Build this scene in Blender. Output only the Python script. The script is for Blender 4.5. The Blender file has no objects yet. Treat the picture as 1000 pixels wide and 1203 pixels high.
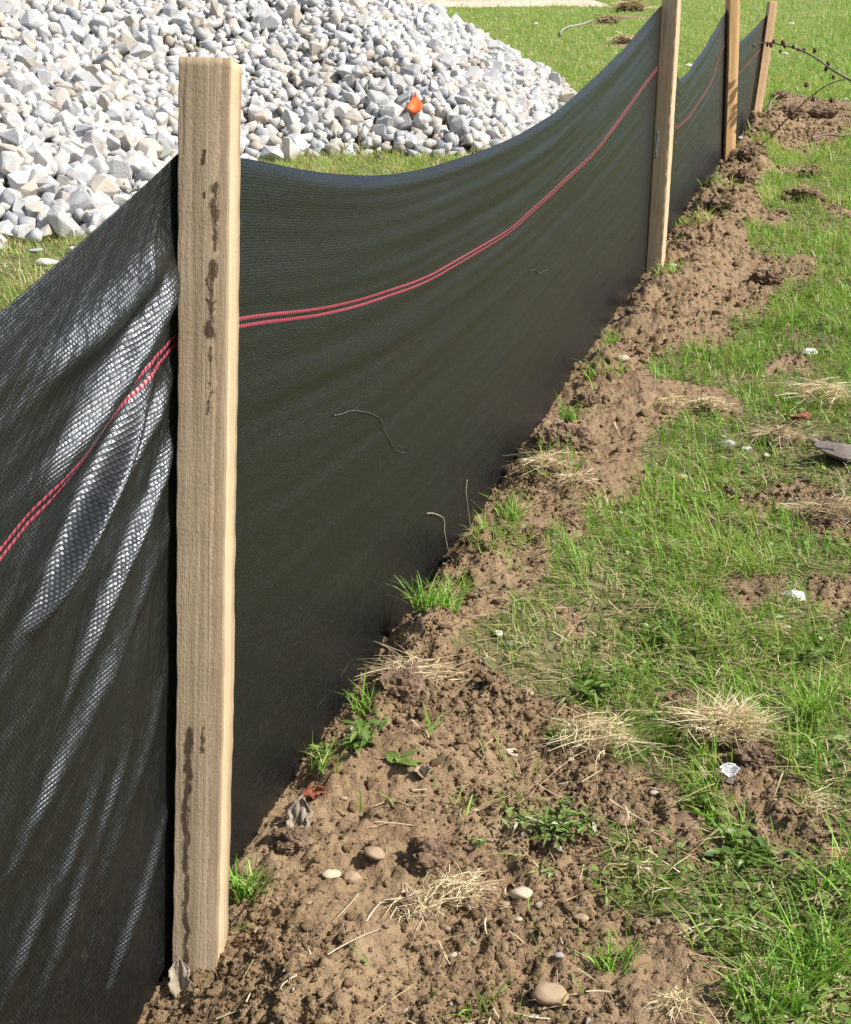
import bpy, bmesh, math, random
import numpy as np
from mathutils import Vector, Matrix
R = math.radians
C = bpy.context.scene.collection
random.seed(7); rng = np.random.default_rng(11)

# ------------------------------------------------------------------ camera, sky, sun, exposure
SC = bpy.context.scene
FPX = 1400.0; PITCH = R(14.0); CAMZ = 0.945; SLOPE = 0.1969
cam = bpy.data.cameras.new('camera'); camo = bpy.data.objects.new('camera', cam); C.objects.link(camo)
cam.sensor_fit = 'VERTICAL'; cam.sensor_height = 24.0; cam.lens = 24.0 * FPX / 1203.0
cam.clip_start = 0.02; cam.clip_end = 2000
camo.location = (0, 0, CAMZ); camo.rotation_euler = (R(90) - PITCH, 0, 0)
SC.camera = camo
SUN_AZ = R(-19.0); SUN_EL = R(46.0)                       # azimuth measured from +X
sdir = Vector((math.cos(SUN_AZ)*math.cos(SUN_EL), math.sin(SUN_AZ)*math.cos(SUN_EL), math.sin(SUN_EL)))
w = bpy.data.worlds.new('World'); SC.world = w; w.use_nodes = True
nt = w.node_tree; bg = nt.nodes['Background']
sky = nt.nodes.new('ShaderNodeTexSky'); sky.sky_type = 'NISHITA'; sky.sun_disc = False
sky.sun_elevation = SUN_EL; sky.sun_rotation = R(90) - SUN_AZ
sky.air_density = 1.0; sky.dust_density = 1.5
nt.links.new(sky.outputs[0], bg.inputs['Color']); bg.inputs['Strength'].default_value = 0.10
sl = bpy.data.lights.new('sun', 'SUN'); sl.energy = 5.0; sl.angle = R(0.55); sl.color = (1.0, 0.955, 0.88)
so = bpy.data.objects.new('sun', sl); C.objects.link(so); so.rotation_euler = sdir.to_track_quat('Z', 'Y').to_euler(); so.location = (3, -2, 6)
SC.view_settings.view_transform = 'Standard'; SC.view_settings.look = 'None'
SC.view_settings.exposure = 0.56; SC.view_settings.gamma = 1.0
SC.cycles.use_denoising = True
SC.cycles.max_bounces = 6; SC.cycles.transparent_max_bounces = 8

# ------------------------------------------------------------------ pixel helpers (photo 1000 x 1203)
cp, sp = math.cos(PITCH), math.sin(PITCH)
def P(px, py, d):                                        # point at camera depth d under that pixel
    X = (px-500)/FPX*d; U = -(py-601.5)/FPX*d
    return Vector((X, d*cp + U*sp, CAMZ - d*sp + U*cp))
def G(px, py):                                           # that pixel on the sloping ground
    a = P(px, py, 1.0) - Vector((0, 0, CAMZ))
    t = CAMZ/(SLOPE*a.y - a.z)
    return Vector((a.x*t, a.y*t, CAMZ + a.z*t))
def depth(x, y, z): return y*cp - (z-CAMZ)*sp
def proj(x, y, z):
    d = y*cp-(z-CAMZ)*sp; U = y*sp+(z-CAMZ)*cp
    return 500+FPX*x/d, 601.5-FPX*U/d, d

# ------------------------------------------------------------------ noise
perm = np.arange(4096); np.random.default_rng(3).shuffle(perm); perm = np.concatenate([perm, perm])
gang = np.random.default_rng(4).random(4096)*2*np.pi; gx_, gy_ = np.cos(gang), np.sin(gang)
rnd_ = np.random.default_rng(5).random((4096, 3))
def hsh(i, j): return perm[(perm[i & 4095] + j) & 4095]
def perlin(x, y):
    xi = np.floor(x).astype(np.int64); yi = np.floor(y).astype(np.int64); fx = x-xi; fy = y-yi
    u = fx*fx*fx*(fx*(fx*6-15)+10); v = fy*fy*fy*(fy*(fy*6-15)+10)
    def g(di, dj):
        h = hsh(xi+di, yi+dj); return gx_[h]*(fx-di)+gy_[h]*(fy-dj)
    a = g(0,0); b = g(1,0); c = g(0,1); d = g(1,1)
    return (a+(b-a)*u + ((c+(d-c)*u)-(a+(b-a)*u))*v)*1.5
def fbm(x, y, o=4, g=0.5):
    s = 0; a = 1
    for k in range(o): s = s+a*perlin(x*2**k+17.3*k, y*2**k-9.1*k); a *= g
    return s
def lumps(x, y, sc, dens=0.8, seed=0):                   # rounded clods of random size, 0..1
    X = x/sc+.45*perlin(x/sc*1.7+seed, y/sc*1.7)+.2*perlin(x/sc*4.1, y/sc*4.1+seed); Y = y/sc+.45*perlin(x/sc*1.7+40, y/sc*1.7+seed)+.2*perlin(x/sc*4.1+9, y/sc*4.1); xi = np.floor(X).astype(np.int64); yi = np.floor(Y).astype(np.int64)
    out = np.zeros_like(X)
    for di in (-1, 0, 1):
        for dj in (-1, 0, 1):
            h = hsh(xi+di+seed*31, yi+dj+seed*57); r = rnd_[h]
            cx = xi+di+r[..., 0]; cy = yi+dj+r[..., 1]; rad = np.where(r[..., 2] < dens, 0.25+0.55*r[..., 2], 0)
            d2 = (X-cx)**2+(Y-cy)**2
            out = np.maximum(out, np.sqrt(np.maximum(rad**2-d2, 0)))
    return out
def inpoly(x, y, poly):
    ins = np.zeros(x.shape, bool); n = len(poly)
    for i in range(n):
        x0, y0 = poly[i]; x1, y1 = poly[(i+1) % n]
        if y0 == y1: continue
        c = ((y0 > y) != (y1 > y)) & (x < (x1-x0)*(y-y0)/(y1-y0)+x0)
        ins ^= c
    return ins
def sstep(a, b, x):
    t = np.clip((x-a)/(b-a), 0, 1); return t*t*(3-2*t)

# ------------------------------------------------------------------ ground shape
FB = G(235, 1140)                                        # foot of the near stake
FD = Vector((0.3714, 1.0838)).normalized(); FN = Vector((FD.y, -FD.x))    # along / to the right of the fence
def fq(x, y): return (x-FB.x)*FN.x+(y-FB.y)*FN.y
def fs(x, y): return (x-FB.x)*FD.x+(y-FB.y)*FD.y
dirt_img = [(150,1400),(900,1400),(880,1250),(850,1150),(770,1070),(700,1040),(690,1000),(740,985),(800,985),(790,940),(740,890),(660,850),
            (600,815),(540,790),(492,772),(520,735),(600,712),(655,700),(640,660),(715,650),(708,610),(745,590),(770,575),(735,540),(800,505),(830,488),
            (770,470),(745,450),(800,425),(862,405),(850,380),(905,372),(900,345),(955,335),(960,308),(880,300),(870,270),(900,262),(888,225),(905,205),
            (893,188),(1010,172),(1010,120),(905,108),(888,135),(862,190),(780,300),(700,440),(600,590),(440,800),(200,1160)]
dirt_poly = [tuple(G(*p).xy) for p in dirt_img]
patches = []
for px, py, rm in [(880,700,.040),(940,985,.05),(760,952,.06),(885,905,.05),(830,480,.07),(985,610,.05),(590,540,.04),(925,435,.05),
                   (960,590,.06),(655,545,.05),(700,30,.2),(745,20,.3),(740,55,.25),(935,205,.10),(945,240,.09),(905,255,.08),(900,598,.05),(1000,700,.05),
                   (730,1140,.05),(985,250,.08),(800,830,.03),(690,740,.03)]:
    g = G(px, py); patches.append((g.x, g.y, rm))
def dirtmask(x, y):                                      # 1 bare soil, 0 turf
    sc = np.clip(y/2.0, .8, 3)
    wx = x+fbm(x*9/sc, y*9/sc, 4)*.055*sc; wy = y+fbm(x*9/sc+50, y*9/sc+9, 4)*.055*sc
    m = inpoly(wx, wy, dirt_poly).astype(float)
    q = fq(x, y); s = fs(x, y)
    m = np.maximum(m, ((q > -.10-.03*perlin(s*5, q*5)) & (q < .09+.05*perlin(s*6, q*0+3)) & (s < 6.75)).astype(float))
    for px, py, r in patches:
        dd = np.hypot((wx-px), (wy-py)*.8)
        m = np.maximum(m, (dd < r*1.15).astype(float))
    return m
def slope_z(y):
    return np.where(y < 38, SLOPE*y, SLOPE*38+(1-np.exp(-(y-38)/12))*12*SLOPE)
pile_img = [(-120,300),(0,287),(60,283),(120,272),(190,235),(250,205),(300,190),(400,180),(480,180),(565,182),(620,160),(655,130)]
pile_poly = [tuple(G(*p).xy) for p in pile_img]
pile_poly += [(1.02,8.8),(.95,10.2),(0.4,11.6),(-1.2,12.8),(-3.5,13.6),(-7,13),(-8.5,9),(-6.5,5.4),(-3.4,4.1)]
def polydist(x, y, poly):
    d = np.full(x.shape, 1e9); n = len(poly)
    for i in range(n):
        ax, ay = poly[i]; bx, by = poly[(i+1) % n]; ex, ey = bx-ax, by-ay
        t = np.clip(((x-ax)*ex+(y-ay)*ey)/(ex*ex+ey*ey), 0, 1)
        d = np.minimum(d, np.hypot(x-ax-t*ex, y-ay-t*ey))
    return np.where(inpoly(x, y, poly), d, -d)
def pile_h(x, y):
    d = polydist(x, y, pile_poly); d = np.maximum(d, 0)
    return 2.3*(1-np.exp(-d*.60/2.3))*(1+.06*perlin(x*1.1, y*1.1))+.03*perlin(x*3, y*3)*np.minimum(d, 1)
def ground_h(x, y, fine=True, m=None):
    x = np.asarray(x, float); y = np.asarray(y, float)
    if m is None: m = dirtmask(x, y)
    q = fq(x, y); s = fs(x, y)
    z = slope_z(y)+.012*fbm(x*1.7, y*1.7, 3)+.004*perlin(x*7, y*7)
    far = 1+np.clip(y-3, 0, 4)*.25
    rid = np.exp(-((q-.13)/.10)**2)*(.025+.035*np.clip(perlin(s*4.5, q*3+7)+.3, 0, 1.2))*far*sstep(7.2, 6.4, s)
    rid += np.exp(-((q-.035)/.045)**2)*(.008+.055*np.clip(perlin(s*7.5+2, q*4)+.05, 0, 1))*far*sstep(7.2, 6.4, s)*sstep(.02, .16, s)+np.exp(-(q/.05)**2)*.004 - np.exp(-((q+.01)/.035)**2-((s+.03)/.05)**2)*.015
    z = z+rid
    rg = 1-np.abs(perlin(x*31+3, y*31))*1.6; rg2 = 1-np.abs(perlin(x*64, y*64+7))*1.6
    lum = (.020*lumps(x, y, .075, .45, 1)+.008*lumps(x, y, .034, .6, 2)+.007*lumps(x, y, .017, .8, 3)+.006*(rg-.65)+.004*(rg2-.65))
    z = z+m*(.009*fbm(x*22, y*22, 3)+lum*(.22+1.25*np.clip(perlin(x*3.6+9, y*3.6)+.4, 0, 1)))
    if fine: z = z+m*(.006*lumps(x, y, .009, .9, 4)+.005*(.65-np.abs(perlin(x*95, y*95)))+.004*np.abs(perlin(x*150+5, y*150)))+(1-m)*(.004*fbm(x*30, y*30, 2))
    return z
def gz(x, y): return float(ground_h(np.array([x]), np.array([y]), False)[0])

# ------------------------------------------------------------------ mesh helpers
def tag(o, label=None, cat=None, group=None, kind=None):
    if label: o['label'] = label
    if cat: o['category'] = cat
    if group: o['group'] = group
    if kind: o['kind'] = kind
    return o
def empty(name, loc, label, cat, group=None):
    o = bpy.data.objects.new(name, None); C.objects.link(o); o.location = loc; o.empty_display_size = .05
    return tag(o, label, cat, group)
def meshobj(name, v, f, mat, parent=None, smooth=False, attrs=None, uv=None):
    me = bpy.data.meshes.new(name); v = np.asarray(v, np.float32)
    nf = [len(a) for a in f] if isinstance(f, list) else None
    if nf is None:                                        # one (n,k) array
        f = [f]; 
    if isinstance(f[0], np.ndarray) and f[0].ndim == 2:
        loops = np.concatenate([a.ravel() for a in f]); tot = np.concatenate([np.full(len(a), a.shape[1]) for a in f])
    else:
        loops = np.concatenate([np.asarray(a) for a in f]); tot = np.array([len(a) for a in f])
    me.vertices.add(len(v)); me.vertices.foreach_set('co', v.ravel())
    me.loops.add(len(loops)); me.loops.foreach_set('vertex_index', loops.astype(np.int32))
    me.polygons.add(len(tot)); me.polygons.foreach_set('loop_start', np.concatenate([[0], np.cumsum(tot)[:-1]]).astype(np.int32))
    me.polygons.foreach_set('loop_total', tot.astype(np.int32))
    if smooth: me.polygons.foreach_set('use_smooth', np.ones(len(tot), bool))
    me.update(calc_edges=True)
    if attrs:
        for k, (dom, val) in attrs.items():
            a = me.attributes.new(k, 'FLOAT', dom); a.data.foreach_set('value', np.asarray(val, np.float32))
    if uv is not None:
        l = me.uv_layers.new(name='UVMap'); l.data.foreach_set('uv', uv[loops].astype(np.float32).ravel())
    me.materials.append(mat)
    o = bpy.data.objects.new(name, me); C.objects.link(o)
    if parent: o.parent = parent
    return o
def gridfaces(nu, nv):
    i = np.arange(nu*nv).reshape(nu, nv)
    return np.stack([i[:-1,:-1], i[1:,:-1], i[1:,1:], i[:-1,1:]], -1).reshape(-1, 4)
def ribbons(root, d0, bend, L, W, side, nseg=3, tip=.15):
    """Curved tapering blades as arrays: root (n,3), d0 start direction, bend added along the length."""
    n = len(root); vs = []
    for k in range(nseg+1):
        t = k/nseg
        c = root+(d0*t+bend*(t*t))*L[:, None]
        wd = (W*(1-(1-tip)*t**1.6))[:, None]*.5 if k < nseg else (W*tip*.3)[:, None]
        vs += [c-side*wd, c+side*wd]
    v = np.stack(vs, 1)                                   # n, 2(nseg+1), 3
    b = (np.arange(n)*(2*(nseg+1)))[:, None]
    f = np.concatenate([np.stack([b[:, 0]+2*k, b[:, 0]+2*k+1, b[:, 0]+2*k+3, b[:, 0]+2*k+2], 1)[:, None] for k in range(nseg)], 1)
    return v.reshape(-1, 3), f.reshape(-1, 4), n*nseg
def unit(a): return a/np.maximum(np.linalg.norm(a, axis=-1, keepdims=True), 1e-9)

# ------------------------------------------------------------------ materials
def newmat(name):
    m = bpy.data.materials.new(name); m.use_nodes = True; nt = m.node_tree
    return m, nt, nt.nodes['Principled BSDF'], nt.nodes['Material Output']
class N:
    def __init__(s, nt): s.nt = nt
    def n(s, t, **k):
        o = s.nt.nodes.new(t)
        for a, b in k.items(): setattr(o, a, b)
        return o
    def l(s, a, b): s.nt.links.new(a, b)
    def noise(s, vec, scale, detail=4, rough=.55, dist=0):
        o = s.n('ShaderNodeTexNoise'); o.inputs['Scale'].default_value = scale; o.inputs['Detail'].default_value = detail
        o.inputs['Roughness'].default_value = rough; o.inputs['Distortion'].default_value = dist
        if vec is not None: s.l(vec, o.inputs['Vector'])
        return o.outputs['Fac']
    def ramp(s, fac, stops, interp='LINEAR'):
        o = s.n('ShaderNodeValToRGB'); e = o.color_ramp.elements; o.color_ramp.interpolation = interp
        while len(e) < len(stops): e.new(.5)
        for a, (p, c) in zip(e, stops): a.position = p; a.color = tuple(c)+(1,) if len(c) == 3 else c
        s.l(fac, o.inputs[0]); return o.outputs['Color']
    def mix(s, f, a, b, mode='MIX'):
        o = s.n('ShaderNodeMix', data_type='RGBA', blend_type=mode)
        for i, x in ((0, f), (6, a), (7, b)):
            if hasattr(x, 'links'): s.l(x, o.inputs[i])
            elif i == 0: o.inputs[0].default_value = x
            else: o.inputs[i].default_value = tuple(x)+(1,)
        return o.outputs[2]
    def math(s, op, a, b=None, c=None, clamp=False):
        o = s.n('ShaderNodeMath', operation=op); o.use_clamp = clamp
        for i, x in enumerate((a, b, c)):
            if x is None: continue
            if hasattr(x, 'links'): s.l(x, o.inputs[i])
            else: o.inputs[i].default_value = x
        return o.outputs[0]
    def bump(s, h, strength, dist, prev=None):
        o = s.n('ShaderNodeBump'); o.inputs['Strength'].default_value = strength; o.inputs['Distance'].default_value = dist
        s.l(h, o.inputs['Height'])
        if prev is not None: s.l(prev, o.inputs['Normal'])
        return o.outputs[0]
    def map(s, vec, sc=(1,1,1), loc=(0,0,0)):
        o = s.n('ShaderNodeMapping'); o.inputs['Scale'].default_value = sc; o.inputs['Location'].default_value = loc
        s.l(vec, o.inputs['Vector']); return o.outputs[0]
def mat_ground():
    m, nt, b, out = newmat('ground_soil_and_turf'); g = N(nt)
    co = g.n('ShaderNodeNewGeometry').outputs['Position']
    at = g.n('ShaderNodeAttribute', attribute_name='soil').outputs['Fac']
    n1 = g.noise(co, 7, 6, .65); n2 = g.noise(co, 60, 5, .7); n3 = g.noise(co, 330, 3, .7)
    soil = g.ramp(n1, [(.30, (.175,.110,.057)), (.50, (.275,.187,.102)), (.68, (.41,.30,.178))])
    soil = g.mix(.55, soil, g.ramp(n2, [(.3, (.14,.087,.045)), (.55, (.30,.205,.113)), (.75, (.48,.365,.23))]))
    soil = g.mix(.35, soil, g.ramp(n3, [(.35, (.10,.060,.035)), (.6, (.26,.18,.115)), (.78, (.48,.38,.27))]))
    sep = g.n('ShaderNodeSeparateXYZ'); g.l(co, sep.inputs[0])
    nt1 = g.noise(co, 1.1, 5, .7, .4); nt2 = g.noise(co, 45, 4, .7)
    near = g.mix(nt2, (.05,.062,.018), (.26,.205,.11))
    far = g.ramp(nt1, [(.30, (.10,.16,.03)), (.5, (.135,.20,.04)), (.70, (.22,.24,.07))])
    fz = g.math('MULTIPLY_ADD', sep.outputs['Y'], .22, -.7, clamp=True)
    turf = g.mix(fz, near, g.mix(.5, far, g.mix(nt2, (.07,.13,.02), (.22,.26,.07))))
    g.l(g.mix(at, turf, soil), b.inputs['Base Color'])
    b.inputs['Roughness'].default_value = .95; b.inputs['Specular IOR Level'].default_value = .25
    g.l(g.bump(n3, .8, .004, g.bump(n2, .7, .008)), b.inputs['Normal'])
    return m
def mat_crumb():
    m, nt, b, out = newmat('soil_crumbs'); g = N(nt)
    co = g.n('ShaderNodeNewGeometry').outputs['Position']
    t = g.n('ShaderNodeAttribute', attribute_name='tone').outputs['Fac']
    c = g.ramp(t, [(0, (.14,.087,.046)), (.6, (.275,.187,.102)), (.9, (.41,.30,.178)), (1, (.55,.48,.38))])
    g.l(c, b.inputs['Base Color']); b.inputs['Roughness'].default_value = .95
    b.inputs['Specular IOR Level'].default_value = .2
    g.l(g.bump(g.noise(co, 260, 5, .7), 1.0, .008), b.inputs['Normal']); return m
def mat_blade(name, stops, trans=.35, rough=.5):
    m, nt, b, out = newmat(name); g = N(nt)
    t = g.n('ShaderNodeAttribute', attribute_name='tone').outputs['Fac']
    c = g.ramp(t, stops); g.l(c, b.inputs['Base Color']); b.inputs['Roughness'].default_value = rough
    b.inputs['Specular IOR Level'].default_value = .35
    tr = g.n('ShaderNodeBsdfTranslucent'); g.l(g.mix(1, c, (1.0, 1.05, .55), 'MULTIPLY'), tr.inputs[0])
    mx = g.n('ShaderNodeMixShader'); mx.inputs[0].default_value = trans
    g.l(b.outputs[0], mx.inputs[1]); g.l(tr.outputs[0], mx.inputs[2]); g.l(mx.outputs[0], out.inputs[0]); return m
GREEN = [(0, (.075,.16,.026)), (.3, (.165,.33,.042)), (.6, (.25,.45,.065)), (.8, (.38,.52,.13)), (.9, (.44,.39,.17)), (1, (.62,.53,.32))]
M = {}
M['ground'] = mat_ground(); M['crumb'] = mat_crumb()
M['grass'] = mat_blade('grass_blades', GREEN)
M['straw'] = mat_blade('dry_straw', [(0, (.28,.20,.11)), (.5, (.56,.44,.265)), (1, (.82,.71,.50))], .2, .6)
M['leaf'] = mat_blade('weed_leaves', [(0, (.07,.12,.022)), (.5, (.135,.215,.042)), (.85, (.22,.30,.08)), (1, (.45,.47,.30))], .25, .4)
def mat_simple(name, col, col2, scale, rough=.8, bump=.3, bd=.003, spec=.3, rnd=0):
    m, nt, b, out = newmat(name); g = N(nt)
    co = g.n('ShaderNodeTexCoord').outputs['Object']
    n = g.noise(co, scale, 5, .65)
    c = g.ramp(n, [(.32, col), (.68, col2)])
    g.l(c, b.inputs['Base Color']); b.inputs['Roughness'].default_value = rough; b.inputs['Specular IOR Level'].default_value = spec
    g.l(g.bump(g.noise(co, scale*3, 4), bump, bd), b.inputs['Normal']); return m
def mat_rock(name, island):
    m, nt, b, out = newmat(name); g = N(nt)
    if island: r = g.n('ShaderNodeAttribute', attribute_name='tone').outputs['Fac']
    else: r = g.n('ShaderNodeObjectInfo').outputs['Random']
    co = g.n('ShaderNodeNewGeometry').outputs['Position']
    base = g.ramp(r, [(0, (.19,.205,.23)), (.18, (.32,.335,.36)), (.38, (.45,.46,.47)), (.56, (.52,.505,.475)), (.70, (.43,.38,.315)), (.84, (.34,.26,.18)), (.91, (.61,.60,.585)), (1, (.19,.185,.18))])
    n = g.noise(co, 16, 5, .7, .6); n2 = g.noise(co, 90, 4, .7)
    c = g.mix(g.math('MULTIPLY', n, .55), base, g.ramp(n, [(.4, (.60,.59,.57)), (.6, (.49,.43,.35)), (.72, (.38,.38,.40))]))
    c = g.mix(g.math('MULTIPLY', n2, .3), c, (.48,.47,.46))
    g.l(c, b.inputs['Base Color']); b.inputs['Roughness'].default_value = .75; b.inputs['Specular IOR Level'].default_value = .3
    g.l(g.bump(n2, .45, .006, g.bump(n, .3, .02)), b.inputs['Normal']); return m
M['rock'] = mat_rock('crushed_limestone', False); M['rockmass'] = mat_rock('crushed_limestone_mass', True)
M['pebble_tan'] = mat_simple('tan_pebble', (.27,.19,.115), (.42,.31,.205), 60, .7)
M['pebble_pale'] = mat_simple('pale_pebble', (.42,.34,.235), (.58,.49,.37), 70, .65)
M['pebble_brown'] = mat_simple('brown_pebble', (.17,.105,.065), (.30,.20,.13), 60, .8)
M['pebble_red'] = mat_simple('reddish_pebble', (.25,.10,.06), (.36,.19,.12), 60, .8)
M['grey_stone'] = mat_simple('grey_stone', (.22,.20,.19), (.46,.44,.43), 60, .8)
M['dark_stone'] = mat_simple('dark_weathered_stone', (.13,.10,.085), (.34,.29,.26), 45, .85, .6, .006)
M['white_chunk'] = mat_simple('white_chalky_chunk', (.70,.69,.68), (.86,.85,.84), 50, .8, .5, .006)
M['clod'] = mat_simple('soil_clod', (.10,.062,.038), (.25,.17,.11), 55, .95, .9, .008)
M['bark'] = mat_simple('twig_bark', (.12,.085,.065), (.27,.215,.18), 60, .8)
M['bud'] = mat_simple('dark_buds', (.06,.022,.016), (.14,.055,.04), 90, .7)
M['redbark'] = mat_simple('red_brown_bark', (.15,.045,.025), (.27,.10,.055), 80, .8)
M['deadleaf'] = mat_simple('dead_leaf', (.20,.155,.11), (.38,.315,.24), 60, .8, .4)
M['root'] = mat_simple('dry_root', (.30,.25,.19), (.42,.36,.29), 90, .8)
M['wire'] = mat_simple('galvanised_wire', (.35,.36,.37), (.5,.5,.5), 90, .5)
M['cord'] = mat_simple('pale_grey_cord', (.30,.30,.30), (.42,.42,.41), 90, .6)
M['snag'] = mat_simple('scuffed_black_plastic', (.015,.018,.014), (.17,.18,.16), 160, .4)
M['flag'] = mat_simple('orange_flag_film', (.95,.105,.02), (1.0,.17,.03), 120, .45, .2)
M['staple'] = mat_simple('dull_zinc_strap', (.40,.41,.43), (.62,.63,.65), 200, .4)
M['path'] = mat_simple('pale_bare_track', (.46,.38,.28), (.60,.51,.40), 3, .95)

def mat_wood(name, seed, tint=(1,1,1), drips=True):
    m, nt, b, out = newmat(name); g = N(nt)
    co = g.map(g.n('ShaderNodeTexCoord').outputs['Object'], (1,1,1), (seed*3.1, seed*1.7, 0))
    raw = g.n('ShaderNodeTexCoord').outputs['Object']
    grain = g.noise(g.map(co, (55,55,2.2)), 1, 6, .7, .5)
    blot = g.noise(g.map(co, (14,14,3.5)), 1, 5, .6, .4)
    saw = g.n('ShaderNodeTexWave', wave_type='BANDS', bands_direction='Z'); saw.inputs['Scale'].default_value = 62
    saw.inputs['Distortion'].default_value = 9.0; saw.inputs['Detail'].default_value = 3; saw.inputs['Detail Scale'].default_value = .8; g.l(g.map(co, (1.0,1.0,1)), saw.inputs['Vector'])
    fuzz = g.noise(g.map(co, (420,420,260)), 1, 3, .7)
    fine = g.noise(g.map(co, (210,210,4.5)), 1, 5, .75, .3); crack = g.noise(g.map(co, (120,120,1.6)), 1, 3, .6, .8)
    c = g.ramp(grain, [(.28, (.33,.225,.12)), (.5, (.55,.405,.24)), (.7, (.68,.53,.34))])
    c = g.mix(.58, c, g.ramp(blot, [(.3, (.24,.185,.13)), (.46, (.44,.35,.245)), (.58, (.52,.42,.29)), (.72, (.70,.56,.38))]))
    c = g.mix(g.math('MULTIPLY', g.math('MULTIPLY', saw.outputs['Fac'], blot), .10), c, (.24,.17,.10))
    c = g.mix(.50, c, g.ramp(fine, [(.3, (.20,.135,.08)), (.5, (.50,.375,.235)), (.68, (.72,.58,.39))]))
    c = g.mix(g.math('MULTIPLY', g.ramp(crack, [(.30, (1,1,1)), (.36, (0,0,0))]), .55), c, (.12,.075,.045))
    c = g.mix(g.math('MULTIPLY', g.ramp(fuzz, [(.5, (0,0,0)), (.75, (1,1,1))]), .35), c, (.26,.19,.12))
    c = g.mix(1, c, tuple(1.14*t_ for t_ in tint), 'MULTIPLY')
    if drips:
        sep = g.n('ShaderNodeSeparateXYZ'); g.l(raw, sep.inputs[0])
        X, Y, Z = sep.outputs
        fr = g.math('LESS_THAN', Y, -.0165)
        c = g.mix(g.math('MULTIPLY', fr, .9), c, (.72,.73,.76), 'MULTIPLY')  # front face toned down: weathered wood, with some shade put into the colour
        wob = g.noise(g.map(raw, (1,1,.6)), 120, 6, .75, .8)
        wob2 = g.noise(raw, 28, 2, .5)
        tot = None
        for (x0, wid, z0, z1, th, Yside) in DRIPS:
            xx = g.math('ADD', X, g.math('MULTIPLY_ADD', wob2, .012, -.006))
            a = g.math('SUBTRACT', 1.0, g.math('DIVIDE', g.math('ABSOLUTE', g.math('SUBTRACT', xx, x0)), wid), clamp=True)
            zc = (z0+z1)/2; hz = abs(z1-z0)/2
            bz = g.math('MULTIPLY', g.math('SUBTRACT', 1.0, g.math('DIVIDE', g.math('ABSOLUTE', g.math('SUBTRACT', Z, zc)), hz), clamp=True), 6.0, clamp=True)
            k = g.math('MULTIPLY', a, bz)
            k = g.math('MULTIPLY', g.math('SUBTRACT', g.math('ADD', k, g.math('MULTIPLY', g.math('SUBTRACT', wob, .5), 3.2)), th-.38), 2.4, clamp=True)
            k = g.math('MULTIPLY', k, g.math('MULTIPLY', g.math('MULTIPLY', a, bz), 4.0, clamp=True))
            k = g.math('MULTIPLY', k, g.math('LESS_THAN', Y, -.015))
            tot = k if tot is None else g.math('MAXIMUM', tot, k)
        c = g.mix(g.math('MULTIPLY', tot, .86), c, (.040,.020,.011))
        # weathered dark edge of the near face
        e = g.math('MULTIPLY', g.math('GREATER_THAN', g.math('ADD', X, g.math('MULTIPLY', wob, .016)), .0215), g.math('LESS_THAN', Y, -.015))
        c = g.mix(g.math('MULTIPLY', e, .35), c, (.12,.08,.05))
    g.l(c, b.inputs['Base Color']); b.inputs['Roughness'].default_value = .85; b.inputs['Specular IOR Level'].default_value = .25
    g.l(g.bump(fuzz, .55, .0009, g.bump(saw.outputs['Fac'], .035, .0008, g.bump(fine, .5, .0016, g.bump(grain, .35, .002)))), b.inputs['Normal']); return m
# drips: x centre, half width, z range (from the stake foot), threshold
DRIPS = [(.0105, .0075, .70, .765, .78, 0), (.008, .0075, .625, .70, .72, 0), (.0085, .005, .555, .625, .92, 0), (-.007, .0060, .17, .265, .62, 0), (-.0085, .0050, -.06, .20, .62, 0),
         (.006, .0045, .235, .265, .75, 0), (.000, .003, .776, .79, .62, 0), (.001, .0022, .748, .754, .62, 0)]
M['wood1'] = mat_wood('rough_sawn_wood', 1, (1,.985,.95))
M['wood2'] = mat_wood('rough_sawn_wood_pale', 2, (1.05,1.0,.96), False)
M['wood3'] = mat_wood('rough_sawn_wood_orange', 3, (1.05,.84,.62), False)
M['wood4'] = mat_wood('rough_sawn_wood_grey', 4, (.86,.74,.64), False)

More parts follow.
